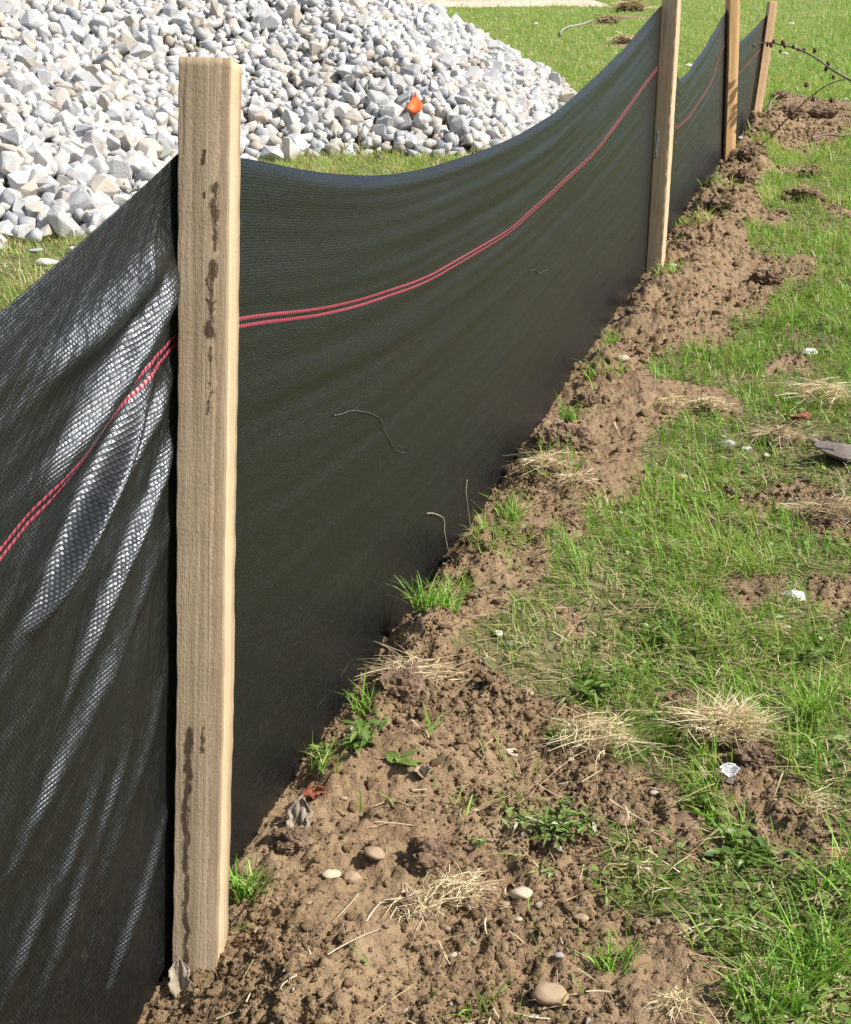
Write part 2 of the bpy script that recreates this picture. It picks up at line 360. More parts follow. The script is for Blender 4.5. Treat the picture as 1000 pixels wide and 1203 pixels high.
def mat_fabric():
    m, nt, b, out = newmat('woven_black_geotextile'); g = N(nt)
    uv = g.n('ShaderNodeUVMap').outputs[0]; sep = g.n('ShaderNodeSeparateXYZ'); g.l(uv, sep.inputs[0]); U, V = sep.outputs[0], sep.outputs[1]
    pu, pv = 2*math.pi/.0040, 2*math.pi/.0040
    wv = g.noise(uv, 9, 2, .5)
    row = g.math('MULTIPLY_ADD', V, 1/.0032, g.math('MULTIPLY', wv, .35))
    ri = g.math('FLOOR', row); rf = g.math('FRACT', row)
    col = g.math('ADD', g.math('MULTIPLY', U, 1/.0032), g.math('MULTIPLY', ri, .5)); ci = g.math('FLOOR', col); cf = g.math('FRACT', col)
    def hump(x): return g.math('SINE', g.math('MULTIPLY', x, math.pi))
    hr, hc = hump(rf), hump(cf)
    h = g.math('MULTIPLY', g.math('POWER', hr, .6), g.math('MULTIPLY_ADD', hc, .6, .4))
    wn = g.n('ShaderNodeTexWhiteNoise', noise_dimensions='2D'); cmb = g.n('ShaderNodeCombineXYZ'); g.l(ri, cmb.inputs[1]); g.l(ci, cmb.inputs[0]); g.l(cmb.outputs[0], wn.inputs['Vector'])
    rv = wn.outputs['Value']
    foot_shade = g.n('ShaderNodeMapRange'); g.l(g.math('ADD', V, g.math('MULTIPLY', g.noise(uv, 3, 4, .6), .16)), foot_shade.inputs[0]); foot_shade.inputs[1].default_value = .22; foot_shade.inputs[2].default_value = .56  # height ramp: shade towards the cloth foot, put into its colours
    lines = g.noise(g.map(uv, (3, 220, 1)), 1, 3, .7)
    c = g.mix(g.math('POWER', h, 2.2), (.0010,.0012,.0009), (.0165,.0180,.0135))
    c = g.mix(g.math('MULTIPLY_ADD', foot_shade.outputs[0], .50, .50), (.0022,.0022,.0026), c)
    dn = g.noise(g.map(uv, (7, 16, 1)), 1, 6, .75, .5); dn2 = g.noise(g.map(uv, (90, 60, 1)), 1, 3, .7)
    dust = g.math('MULTIPLY', g.ramp(dn, [(.54, (0,0,0)), (.76, (1,1,1))]), g.ramp(dn2, [(.52, (0,0,0)), (.7, (1,1,1))]))
    low = g.n('ShaderNodeMapRange'); g.l(V, low.inputs[0]); low.inputs[1].default_value = .30; low.inputs[2].default_value = .02; low.inputs[3].default_value = .06; low.inputs[4].default_value = .95
    g.l(g.mix(g.math('MULTIPLY', dust, low.outputs[0]), c, (.16,.13,.105)), b.inputs['Base Color'])
    g.l(g.math('MULTIPLY_ADD', rv, .20, .29), b.inputs['Roughness']); b.inputs['Specular IOR Level'].default_value = .70; b.inputs['Specular Tint'].default_value = (.84,.91,1,1)
    hh = g.math('ADD', h, g.math('MULTIPLY', g.math('SUBTRACT', rv, .5), g.math('MULTIPLY', g.math('SUBTRACT', cf, .5), 1.7)))
    nb = g.bump(hh, .85, .00036, g.bump(lines, .25, .0012, g.bump(g.noise(g.map(uv, (1.5, 26, 1)), 1, 4, .6, .3), .10, .003)))
    g.l(nb, b.inputs['Normal'])
    # thin plastic cloth: light passes through the tapes a little and through the pores
    tl = g.n('ShaderNodeBsdfTranslucent')                 # shade behind the cloth foot, put in as a dimmer, bluer tint
    g.l(g.mix(foot_shade.outputs[0], (.004,.005,.007), (.038,.054,.021)), tl.inputs[0])
    ad = g.n('ShaderNodeAddShader'); g.l(b.outputs[0], ad.inputs[0]); g.l(tl.outputs[0], ad.inputs[1])
    tp = g.n('ShaderNodeBsdfTransparent'); mx = g.n('ShaderNodeMixShader')
    pore = g.math('MULTIPLY', g.math('SUBTRACT', 1.0, hr), g.math('SUBTRACT', 1.0, hc))
    open_ = g.math('GREATER_THAN', pore, .42)
    g.l(g.math('MULTIPLY', open_, .10), mx.inputs[0])
    g.l(ad.outputs[0], mx.inputs[1]); g.l(tp.outputs[0], mx.inputs[2]); g.l(mx.outputs[0], out.inputs[0]); return m
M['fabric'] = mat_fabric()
def mat_thread():
    m, nt, b, out = newmat('pink_stitched_thread'); g = N(nt)
    uv = g.n('ShaderNodeUVMap').outputs[0]; sep = g.n('ShaderNodeSeparateXYZ'); g.l(uv, sep.inputs[0])
    f = g.math('FRACT', g.math('MULTIPLY', sep.outputs[0], 1/.0055)); k = g.math('LESS_THAN', f, .30)
    g.l(g.mix(g.math('MULTIPLY', k, .85), (.34,.055,.085), (.03,.008,.012)), b.inputs['Base Color'])
    b.inputs['Roughness'].default_value = .4
    g.l(g.bump(g.math('SINE', g.math('MULTIPLY', f, math.pi)), .6, .001), b.inputs['Normal']); return m
M['thread'] = mat_thread()

# ------------------------------------------------------------------ ground sheet
def axis(lo, hi, c0, c1, step, grow):
    a = list(np.arange(c0, c1, step)); s = step
    while a[-1] < hi: s = min(s*grow, 4); a.append(a[-1]+s)
    s = step
    while a[0] > lo: s = min(s*grow, 4); a.insert(0, a[0]-s)
    return np.array(a)
xs = axis(-60, 70, -.45, 1.35, .0036, 1.016)
ys = [0.75]; 
while ys[-1] < 120: ys.append(ys[-1]+max(.0030, min(3, .0030*(max(ys[-1], 1.6)/1.6)**1.3)))
ys = np.array([-30, -12, -5, -2, -1, -.4, 0, .25, .45, .6, .7]+ys)
X, Y = np.meshgrid(xs, ys, indexing='ij'); dm = dirtmask(X, Y)
def blur(a, k):
    for ax in (0, 1):
        p_ = np.pad(a, [(k, k) if i == ax else (0, 0) for i in (0, 1)], mode='edge'); c = np.cumsum(p_, axis=ax); c = np.concatenate([np.zeros_like(np.take(c, [0], ax)), c], ax)
        n_ = a.shape[ax]; a = (np.take(c, np.arange(2*k+1, 2*k+1+n_), ax)-np.take(c, np.arange(n_), ax))/(2*k+1)
    return a
Z = ground_h(X, Y, True, blur(blur(dm, 6), 4))
def lookup(x, y):
    i = np.clip(np.searchsorted(xs, x)-1, 0, len(xs)-2); j = np.clip(np.searchsorted(ys, y)-1, 0, len(ys)-2)
    u = np.clip((x-xs[i])/(xs[i+1]-xs[i]), 0, 1); v = np.clip((y-ys[j])/(ys[j+1]-ys[j]), 0, 1)
    return (Z[i, j]*(1-u)+Z[i+1, j]*u)*(1-v)+(Z[i, j+1]*(1-u)+Z[i+1, j+1]*u)*v
def gz(x, y): return float(lookup(np.array([x]), np.array([y]))[0])
def ground_h(x, y, fine=True, m=None): return lookup(np.asarray(x, float), np.asarray(y, float))
soft = np.maximum(blur(dm, 1), sstep(.02, .12, polydist(X, Y, pile_poly)))
ground = meshobj('ground', np.stack([X, Y, Z], -1).reshape(-1, 3), gridfaces(len(xs), len(ys)), M['ground'], smooth=True, attrs={'soil': ('POINT', soft.ravel())})
tag(ground, 'bumpy brown soil and green turf rising away from the camera', 'ground', kind='structure')
print('ground verts', X.size)
px_ = np.linspace(-8, 3.5, 90); py_ = np.linspace(23.6, 28, 24); PX, PY = np.meshgrid(px_, py_, indexing='ij')
PZ = slope_z(PY)+.012*fbm(PX*1.7, PY*1.7, 3)+.035-.12*(np.abs(PY-25.8-.5*perlin(PX*.6, PX*0))/2.2)**4
path = meshobj('path', np.stack([PX, PY, PZ], -1).reshape(-1, 3), gridfaces(90, 24), M['path'], smooth=True)
tag(path, 'pale bare earth track crossing the lawn far behind the stone heap', 'path', kind='structure')

# ------------------------------------------------------------------ silt fence
STK = [  # foot px, foot depth, head px, head depth, width, rotation
    dict(b=P(234,1135,1.20), t=P(249.5,73,1.035), w=.0440, rot=-5.5, mat='wood1', lab='nearest rough wooden stake with dark drip stains down its face'),
    dict(b=P(769,325,3.77), t=P(791,-22,3.50), w=.047, rot=-24.0, mat='wood2', lab='second wooden stake, pale with one bright sunlit edge'),
    dict(b=P(855,192,5.76), t=P(862,-26,5.45), w=.050, rot=12.0, mat='wood3', lab='third wooden stake, orange brown'),
    dict(b=P(884,160,6.95), t=P(908,3,6.85), w=.046, rot=8.0, mat='wood4', lab='farthest wooden stake, grey, weathered and leaning right')]
back = Vector((FD.x, FD.y, SLOPE*FD.y))
STK.insert(0, dict(b=STK[0]['b']-back*2.35, t=STK[0]['t']-back*2.35, w=.0425, rot=0, mat='wood2', lab='wooden stake beside the camera, pale'))
fence = empty('silt_fence', STK[1]['b'], 'long sagging black silt fence with pink stripe, stapled to wooden stakes along the soil ridge', 'fence')
bpy.context.view_layer.update()
def keep(o): o.matrix_parent_inverse = Matrix.Translation(-Vector(fence.location)); return o
def stake(d, k):
    b, t = d['b'], d['t']; ax = (t-b); L = ax.length; ax.normalize(); ext = .18
    n = 150; cor = []
    rr = random.Random(k)
    zz = np.linspace(-ext, L, n); wv = d['w']/2
    u = [(-1,-1),(-.96,-1.0),(0,-1),(.96,-1),(1,-.96),(1,0),(1,1),(0,1),(-1,1),(-1,0)]
    vs = []
    for z in zz:
        for i, (a, c) in enumerate(u):
            jx = .0009*perlin(np.array([z*38.]), np.array([c*1.3+k*7.1+3]))[0]*(1 if a > 0 else -1); jy = .0005*perlin(np.array([z*38+9.]), np.array([a*1.3+k*5.3]))[0]
            jx += .0008*perlin(np.array([z*7.]), np.array([k*3.+.5]))[0]
            bow = .0022*math.sin((z+ext)/(L+ext)*math.pi*1.2)
            vs.append((a*wv+jx+bow, c*wv+jy, z))
    m = len(u); f = []
    for r in range(n-1):
        for i in range(m): f.append((r*m+i, r*m+(i+1) % m, (r+1)*m+(i+1) % m, (r+1)*m+i))
    base = (n-1)*m; tilt = .0006
    vs = [list(v) for v in vs]
    for i in range(m): vs[base+i][2] += tilt*u[i][0]+.0008*rr.uniform(-1, 1)
    f.append(tuple(base+i for i in range(m))); f.append(tuple(reversed(range(m))))
    o = meshobj('wooden_stake', np.array(vs), f, M[d['mat']], fence); keep(o)
    # local frame: z along the stake, x to its right
    xa = Vector((math.cos(R(d['rot'])), math.sin(R(d['rot'])), 0)); ya = ax.cross(xa).normalized(); xa = ya.cross(ax).normalized()
    o.matrix_world = Matrix(((xa.x, ya.x, ax.x, b.x), (xa.y, ya.y, ax.y, b.y), (xa.z, ya.z, ax.z, b.z), (0,0,0,1)))
    o['label'] = d['lab']; return o
stakes = [stake(d, k) for k, d in enumerate(STK)]

FN3 = Vector((FN.x, FN.y, 0))
def on_fence(px, py):                                    # image point -> (s, z) on the vertical plane of the fence
    a = P(px, py, 1.0)-Vector((0,0,CAMZ)); 
    # (FB - cam).n / a.n
    t = (FB.x*FN.x+FB.y*FN.y-.025)/(a.x*FN.x+a.y*FN.y)
    p = Vector((0,0,CAMZ))+a*t
    return fs(p.x, p.y), p.z
def on_span(b0, b1, px, py):
    d = Vector((b1.x-b0.x, b1.y-b0.y)); d.normalize(); n = Vector((d.y, -d.x))
    a = P(px, py, 1.0)-Vector((0,0,CAMZ)); t = ((b0.x)*n.x+(b0.y)*n.y-.025)/(a.x*n.x+a.y*n.y)
    p = Vector((0,0,CAMZ))+a*t; return (p.x-b0.x)*d.x+(p.y-b0.y)*d.y, p.z
def segdist(s, z, pl):
    """distance to polyline, signed side, and parameter along"""
    best = np.full(s.shape, 1e9); sg = np.zeros(s.shape); tt = np.zeros(s.shape); n = len(pl)-1
    for i in range(n):
        ax, ay = pl[i]; bx, by = pl[i+1]; ex, ey = bx-ax, by-ay; l2 = ex*ex+ey*ey
        t = np.clip(((s-ax)*ex+(z-ay)*ey)/l2, 0, 1)
        d = np.hypot(s-ax-t*ex, z-ay-t*ey); k = d < best
        best = np.where(k, d, best); sg = np.where(k, np.sign((s-ax)*ey-(z-ay)*ex), sg); tt = np.where(k, (i+t)/n, tt)
    return best, sg, tt
class Span:
    def __init__(S, k, top0, top1, sag, stripe, folds=None, nu=300, nv=200, bulge=.01, seed=0):
        A, B = STK[k], STK[k+1]; S.k = k
        S.b0, S.b1 = A['b'], B['b']
        dxy = Vector((S.b1.x-S.b0.x, S.b1.y-S.b0.y, 0)); S.L = dxy.length; dxy.normalize(); S.d = dxy; S.n = Vector((dxy.y, -dxy.x, 0))
        wA = A['w']/2+.003; wB = B['w']/2+.003
        # attachment lines follow the backs of the stakes
        def att(D, zt, w):
            ax = (D['t']-D['b']); t = (zt-D['b'].z)/ax.z; return D['b']+ax*t-S.n*w, D['b']-ax*(.06/ax.z)-S.n*w
        S.t0, S.l0 = att(A, top0, wA); S.t1, S.l1 = att(B, top1, wB)
        S.sag = sag; S.stripe = stripe; S.folds = folds or []; S.bulge = bulge; S.nu = nu; S.nv = nv; S.seed = seed
    def pos(S, u, t):
        u = np.asarray(u, float); t = np.asarray(t, float)
        l = lambda p, q: np.stack([p[i]+(q[i]-p[i])*u for i in range(3)], -1)
        T = l(S.t0, S.t1); Bm = l(S.l0, S.l1); sg = np.interp(u, *S.sag)
        T[..., 2] -= sg; p = T+(Bm-T)*t[..., None]
        n = np.array(S.n); s = u*S.L; z = p[..., 2]
        env = np.sin(np.pi*np.clip(u, 0, 1))
        off = -S.bulge*env*(.3+.7*np.sin(np.pi*t))
        off = off+.006*fbm(s*1.3+S.seed*10, t*1.5, 3)*env+.0004*fbm(s*5+3, t*26+S.seed, 3)*np.clip(env*5, 0, 1)
        # drag creases hanging from the top edge, following the sag
        off = off+(.0036*perlin(s*.8+S.seed, t*17+2)+.0022*perlin(s*1.1+S.seed+5, t*38+2))*np.exp(-t*2.5)*np.clip(env*4, 0, 1)
        if S.k == 0:                                       # fine folds fanning out from the top of the stake
            th = np.arctan2(S.L-s+.05, z1+.12-z); rad = np.hypot(S.L-s+.05, z1+.12-z)
            amp = (.5+.5*np.clip(perlin(th*7+3, rad*4)*1.6, -1, 1))*np.clip((S.L-s)/.06, 0, 1)
            off = off+rad*(.0055*perlin(th*19, rad*1.1+5)+.0022*perlin(th*47+8, rad*2.2))*amp
        off = off-.007*np.clip(1-t/.03, 0, 1)**2*np.clip(env*2.5, 0, 1)            # top hem rolls back
        for pl, wd, am in S.folds:
            dd, side, tt = segdist(s, z, pl)
            r = dd/(wd*.85)
            prof = np.exp(-r*r)
            off = off+1.55*am*prof*np.sin(np.pi*np.clip(tt*.94+.05, 0, 1))*np.clip(t/.05, 0, 1)*(sstep(.0, .05, S.L-s) if S.k == 0 else 1)
        return p+n*off[..., None]
    def build(S, label):
        u = np.linspace(0, 1, S.nu); t = np.linspace(0, 1, S.nv)
        if S.k == 0: u = np.concatenate([np.linspace(0, .78, 60)[:-1], np.linspace(.78, 1, S.nu)])
        Ug, Tg = np.meshgrid(u, t, indexing='ij'); p = S.pos(Ug, Tg)
        sg = np.interp(Ug, *S.sag)
        uv = np.stack([Ug*S.L*1.02, (1-Tg)*.86], -1).reshape(-1, 2)
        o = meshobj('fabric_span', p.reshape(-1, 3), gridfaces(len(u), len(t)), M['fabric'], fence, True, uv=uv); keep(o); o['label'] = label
        sm = o.modifiers.new('thick', 'SOLIDIFY'); sm.thickness = .0006; sm.offset = 0
        for j, dt in enumerate((0.0, .0093)):
            uu = np.linspace(u[0], 1, 900); ti = np.interp(uu, *S.stripe)+dt
            hw = .0019; e = 1e-3
            c = S.pos(uu, ti); dn = S.pos(uu, ti+.01)-c; dn = unit(dn); tg = unit(np.gradient(c, axis=0)); nn = unit(np.cross(tg, dn)); 
            if (nn[:, 0]*S.n.x+nn[:, 1]*S.n.y).mean() < 0: nn = -nn
            prof = [(-1, .0004), (-.6, .0006), (0, .0008), (.6, .0006), (1, .0004)]
            V = np.stack([S.pos(uu, ti+a*hw/.86)+nn*h for a, h in prof], 1)
            uv2 = np.stack([np.repeat(uu*S.L, 5), np.tile(np.linspace(0, 1, 5), len(uu))], -1)
            th = meshobj('pink_thread', V.reshape(-1, 3), gridfaces(len(uu), 5), M['thread'], o, True, uv=uv2)
        return o
def topz(k, py): # height on stake k where its image row is py
    D = STK[k]; lo, hi = 0, 1.3
    for _ in range(40):
        m_ = (lo+hi)/2; p = D['b']+(D['t']-D['b'])*m_
        if proj(*p)[1] > py: lo = m_
        else: hi = m_
    return (D['b']+(D['t']-D['b'])*lo).z
z1 = topz(1, 178); z2 = topz(2, 6); z3 = topz(3, 8); z4 = topz(4, 16)
def onl(px, py):                                         # image point -> (s from stake 0, z) on the near-left span
    return on_span(STK[0]['b'], STK[1]['b'], px, py)
FOLD_IMG = [  # polyline of each pulled crease as it hangs on the cloth, half width (m), height (m)
    ([(196,238),(160,300),(118,370),(80,440),(30,530),(-30,620)], .0165, .0125),
    ([(150,275),(90,345),(30,405),(-50,470)], .016, .0085),
    ([(182,395),(150,450),(112,530),(70,610),(20,700),(-30,780)], .012, .0070),
    ([(190,425),(168,500),(140,580),(105,670),(70,770),(30,880)], .0095, .0068),
    ([(196,470),(184,540),(168,610),(148,690)], .008, .0042),
    ([(125,445),(88,520),(50,600),(20,680),(-15,770)], .012, .0165),
    ([(90,1000),(62,1100),(30,1210)], .010, .0042), ([(160,1040),(138,1120),(112,1215)], .009, .0042), ([(45,1040),(15,1120),(-15,1210)], .010, .0042), ([(130,880),(108,960),(80,1060)], .008, .0036),
    ([(120,720),(90,810),(50,910),(10,1010)], .011, .0048),
    ([(185,700),(170,800),(150,900),(118,1000),(90,1090)], .010, .0030),
    ([(160,620),(130,720),(100,800),(70,900),(20,1040)], .008, .0035),
    ([(196,860),(185,950),(162,1040),(140,1130)], .009, .0045),
    ([(100,900),(70,1000),(30,1110)], .010, .0040),
    ([(60,860),(20,960),(-20,1060)], .010, .0050),
    ([(120,500),(92,560),(60,620),(20,680)], .008, -.0060)]
folds = [([onl(*p) for p in pl], wd, am*(1.12 if pl[0][1] < 480 else .74)) for pl, wd, am in FOLD_IMG]
par = lambda S0, n=24: (np.linspace(0, 1, n), 4*S0*np.linspace(0, 1, n)*(1-np.linspace(0, 1, n)))
def fit_sag(S, guess, pts):
    """sag table whose top edge runs through the measured points of the photo's edge"""
    uu = np.linspace(0, 1, 160); S.sag = (uu, 4*guess*uu*(1-uu)); pts = sorted(pts); ex = [p[0] for p in pts]; ey = [p[1] for p in pts]
    for it in range(6):
        X_ = np.array([proj(*(np.array(S.t0)*(1-u)+np.array(S.t1)*u-np.array([0,0,g])+np.array(S.n)*-.004)) for u, g in zip(*S.sag)])
        ok = (X_[:, 2] > .3) & (X_[:, 0] >= ex[0]) & (X_[:, 0] <= ex[-1])
        sg = S.sag[1].copy(); sg[ok] += (np.interp(X_[ok, 0], ex, ey)-X_[ok, 1])*X_[ok, 2]/FPX/cp
        S.sag = (uu, sg)
    sg = S.sag[1]; sg[0] = 0; sg[-1] = 0
    i0 = np.argmax(ok); i1 = len(ok)-1-np.argmax(ok[::-1])
    if S.k == 0: kk = sg[i0]/(uu[i0]*(1-uu[i0])); sg[:i0] = kk*uu[:i0]*(1-uu[:i0]); 
    else: sg[:i0+1] = np.interp(uu[:i0+1], [0, uu[i0]], [0, sg[i0]])
    sg[i1:] = np.interp(uu[i1:], [uu[i1], 1], [sg[i1], 0])
    c = np.convolve(np.pad(sg, 4, mode='edge'), np.ones(9)/9, 'valid'); c[:5] = sg[:5]; c[-5:] = sg[-5:]
    S.sag = (uu, c); print('sag', S.k, c[::20].round(3))
def fit_stripe(S, pts):
    pts = sorted(pts); ex = [p[0] for p in pts]; ey = [p[1] for p in pts]; uu = np.linspace(0, 1, 160); tt = np.full(160, .22)
    for it in range(8):
        p = S.pos(uu, tt); X_ = np.array([proj(*q) for q in p]); ok = (X_[:, 2] > .3) & (X_[:, 0] >= ex[0]) & (X_[:, 0] <= ex[-1])
        H = (p[:, 2]-S.pos(uu, tt+.05)[:, 2])/.05; tt[ok] += .8*(X_[ok, 1]*0+(np.interp(X_[ok, 0], ex, ey)-X_[ok, 1]))*X_[ok, 2]/FPX/H[ok]
    i0 = np.argmax(ok); i1 = len(ok)-1-np.argmax(ok[::-1]); tt[:i0] = tt[i0]; tt[i1:] = tt[i1]
    c = np.convolve(np.pad(tt, 5, mode='edge'), np.ones(11)/11, 'valid'); S.stripe = (uu, c); print('stripe', S.k, c[::20].round(3))
z0 = topz(1, 178)-SLOPE*FD.y*2.35*1.0
S0 = Span(0, z0, z1, None, None, folds, 420, 620, .012, 5)
fit_sag(S0, .185, [(0,376),(60,318),(120,262),(170,215),(206,179)]); F_ = S0.folds; S0.folds = []
fit_stripe(S0, [(0,652),(45,592),(70,552),(130,475),(204,397)]); S0.folds = F_
S1 = Span(1, z1, z2, None, None, [], 420, 260, .012, 1); fit_sag(S1, .15, [(287,184),(300,188),(350,199),(400,205),(450,207),(500,200),(560,181),(610,160),(650,136),(700,92),(740,52),(774,8)])
fit_stripe(S1, [(280,373),(340,367),(400,359),(500,327),(600,269),(700,177),(768,84)])
S2 = Span(2, z2, z3, None, None, [], 160, 160, .01, 2); fit_sag(S2, .22, [(797,95),(805,89),(812,83),(830,56),(842,34),(853,12)])
fit_stripe(S2, [(795,150),(812,134),(835,98),(849,56)])
S3 = Span(3, z3, z4, None, None, [], 100, 120, .01, 3); fit_sag(S3, .1, [(868,52),(878,43),(890,30),(902,16)])
S3.stripe = ([0, .5, 1], [.25, .26, .24])
S0.build('near-left span of glossy black woven cloth creased with bright pulled folds')
S1.build('longest dark green-black span between the first two stakes'); S2.build('middle span with a faint pink line'); S3.build('farthest short span of the cloth')
# strap on the second stake, left edge
sb = stakes[2]
vs, fs_ = [], []
nst = 14
for i in range(nst):
    zc = .36+.006*i; rr_ = random.uniform(-.002, .002)
    vs += [(-.017+rr_, -.0243, zc), (-.008+rr_+random.uniform(-.002, .002), -.0243, zc), (-.008+rr_, -.0228, zc), (-.017+rr_, -.0228, zc)]
for i in range(nst-1):
    for a, c in ((0,1),(1,2),(2,3),(3,0)): fs_.append((i*4+a, i*4+c, i*4+4+c, i*4+4+a))
fs_ += [(3,2,1,0), tuple(4*(nst-1)+a for a in range(4))]
meshobj('staple', np.array(vs), fs_, M['staple'], sb)

# ------------------------------------------------------------------ stones
def hull_mesh(name, rad=(1,1,1), npts=15, seed=0, bev=.06, mat=None, rough=0):
    r = random.Random(seed); bm = bmesh.new()
    for i in range(npts):
        v = Vector((r.gauss(0,1), r.gauss(0,1), r.gauss(0,1))).normalized()*r.uniform(.78, 1.12)
        bm.verts.new((v.x*rad[0], v.y*rad[1], v.z*rad[2]))
    ret = bmesh.ops.convex_hull(bm, input=bm.verts)
    for v in [v for v in bm.verts if not v.link_faces]: bm.verts.remove(v)
    if bev: bmesh.ops.bevel(bm, geom=list(bm.edges), offset=bev*min(rad), segments=1, affect='EDGES', clamp_overlap=True)
    bmesh.ops.recalc_face_normals(bm, faces=bm.faces)
    me = bpy.data.meshes.new(name); bm.to_mesh(me); bm.free()
    if mat: me.materials.append(mat)
    return me
def mesh_arrays(me):
    v = np.array([x.co[:] for x in me.vertices]); f = [tuple(p.vertices) for p in me.polygons]; return v, f
variants = []
for k in range(18):
    a = random.uniform(.75, 1.25); c = random.uniform(.55, .95)
    variants.append(hull_mesh('limestone_rock', (a, 1.0/a**.5, c), random.randint(11, 17), 100+k, .09, M['rock']))
lowv = [mesh_arrays(hull_mesh('tmp', (random.uniform(.8, 1.25), .95, random.uniform(.55, .95)), random.randint(10, 14), 300+k, 0)) for k in range(16)]
def scatter(x0, x1, y0, y1, sp):
    nx = int((x1-x0)/sp); ny = int((y1-y0)/sp); gx, gy = np.meshgrid(np.arange(nx), np.arange(ny), indexing='ij')
    x = x0+(gx+(gy % 2)*.5)*sp+rng.uniform(-.42, .42, gx.shape)*sp; y = y0+gy*sp*.95+rng.uniform(-.42, .42, gx.shape)*sp
    return x.ravel(), y.ravel()
def pile_pts(x0, x1, y0, y1, sp):
    x, y = scatter(x0, x1, y0, y1, sp); d = polydist(x, y, pile_poly); k = d > -.02+.05*rng.standard_normal(len(d)).clip(-1, 1)
    x, y, d = x[k], y[k], d[k]; return x, y, slope_z(y)+pile_h(x, y), d
x, y, z, d_ = pile_pts(-4.6, 1.9, 3.9, 10.2, .055)
sz = np.clip(.0365*np.exp(rng.normal(0, .34, len(x))), .025, .078)
z = z+sz*.45+rng.uniform(-.012, .014, len(x))
ix, iy, dp = proj(x, y, z)
fence_top = np.interp(ix, [0,60,120,170,208,290,350,450,560,650,720,775], [372,318,262,215,170,180,196,203,178,132,66,0])
vis = (ix > 3) & (ix < 690) & (iy > 3) & (iy < fence_top) & ~((ix > 206) & (ix < 290) & (iy > 70))
score = np.where(vis, sz/dp, 0)
order = np.argsort(-score)
ind = order[:296]; rest = np.setdiff1d(np.arange(len(x)), ind)
for q_, i in enumerate(ind):
    o = bpy.data.objects.new('limestone_rock', variants[rng.integers(18)]); C.objects.link(o)
    o.location = (x[i], y[i], z[i]); o.scale = (sz[i],)*3; o.rotation_euler = tuple(rng.uniform(0, 6.28, 3))
    tag(o, 'angular pale limestone rock among many like it on the big stone heap', 'rock', 'rocks of the limestone heap')
def merged(name, xs_, ys_, zs_, ss_, mat, lib, extra_tone=None, flat=1.0):
    V, F, T = [], [], []; base = 0
    for i in range(len(xs_)):
        v, f = lib[rng.integers(len(lib))]
        a, b_, c_ = rng.uniform(0, 6.28, 3); Rm = np.array(Matrix.Rotation(a, 3, 'Z') @ Matrix.Rotation(b_, 3, 'X') @ Matrix.Rotation(c_, 3, 'Z'))
        vv = (v @ Rm.T)*ss_[i]; vv[:, 2] *= flat
        V.append(vv+np.array([xs_[i], ys_[i], zs_[i]])); F += [tuple(j+base for j in p) for p in f]; base += len(v)
        T.append(np.full(len(f), rng.random() if extra_tone is None else extra_tone[i]))
    return meshobj(name, np.concatenate(V), F, mat, attrs={'tone': ('FACE', np.concatenate(T))})
x2, y2, z2_, _ = pile_pts(-8.4, 1.9, 3.9, 14, .13)
far_ = (y2 > 10.0) | (x2 < -4.4)
# a dark bed layer under the loose stones, then the rest of the stones
xb, yb, zb, db = pile_pts(-4.6, 1.9, 3.9, 10.2, .068)
mx_ = np.concatenate([x[rest], xb, x2[far_]]); my_ = np.concatenate([y[rest], yb, y2[far_]])
mz_ = np.concatenate([z[rest], zb-.005, z2_[far_]+.02]); ms_ = np.concatenate([sz[rest], np.full(len(xb), .055), np.full(far_.sum(), .10)])
gp = merged('gravel_pile', mx_, my_, mz_, ms_, M['rockmass'], lowv)
tag(gp, 'remaining mass of pale crushed limestone forming the big heap behind the fence', 'gravel pile', kind='stuff')
print('rocks', len(mx_))

def clod_mesh(name, rad, seed, mat, sub=4):
    bm = bmesh.new(); bmesh.ops.create_icosphere(bm, subdivisions=sub, radius=1)
    from mathutils import noise
    off = Vector((seed*3.7, seed*1.3, 0))
    for v in bm.verts:
        c = v.co.copy(); n = noise.fractal(c*1.3+off, .8, 2, 4)*.42+abs(noise.noise(c*2.6+off))*.35+noise.noise(c*5+off)*.20+noise.noise(c*11+off)*.12-.1
        v.co = c*(1+n); v.co.x *= rad[0]; v.co.y *= rad[1]; v.co.z *= rad[2]
    me = bpy.data.meshes.new(name); bm.to_mesh(me); bm.free(); me.materials.append(mat); return me
def smooth_stone(name, rad, seed, mat):
    from mathutils import noise
    bm = bmesh.new(); bmesh.ops.create_icosphere(bm, subdivisions=4, radius=1); off = Vector((seed*.37, seed*.13, 1)); r = random.Random(seed)
    pl = [(Vector((r.gauss(0,1), r.gauss(0,1), r.gauss(0,1))).normalized(), r.uniform(.68, .95)) for _ in range(9)]
    for v in bm.verts:
        c = v.co.copy(); k = 1.0
        for n, h in pl:
            dt = c.dot(n)
            if dt > 0: k = min(k, h/dt)
        k = .7*k+.3+noise.noise(c*1.1+off)*.10+noise.noise(c*6+off)*.018
        v.co = Vector((c.x*rad[0], c.y*rad[1], c.z*rad[2]))*k
    for f in bm.faces: f.smooth = True
    me = bpy.data.meshes.new(name); bm.to_mesh(me); bm.free(); me.materials.append(mat); return me
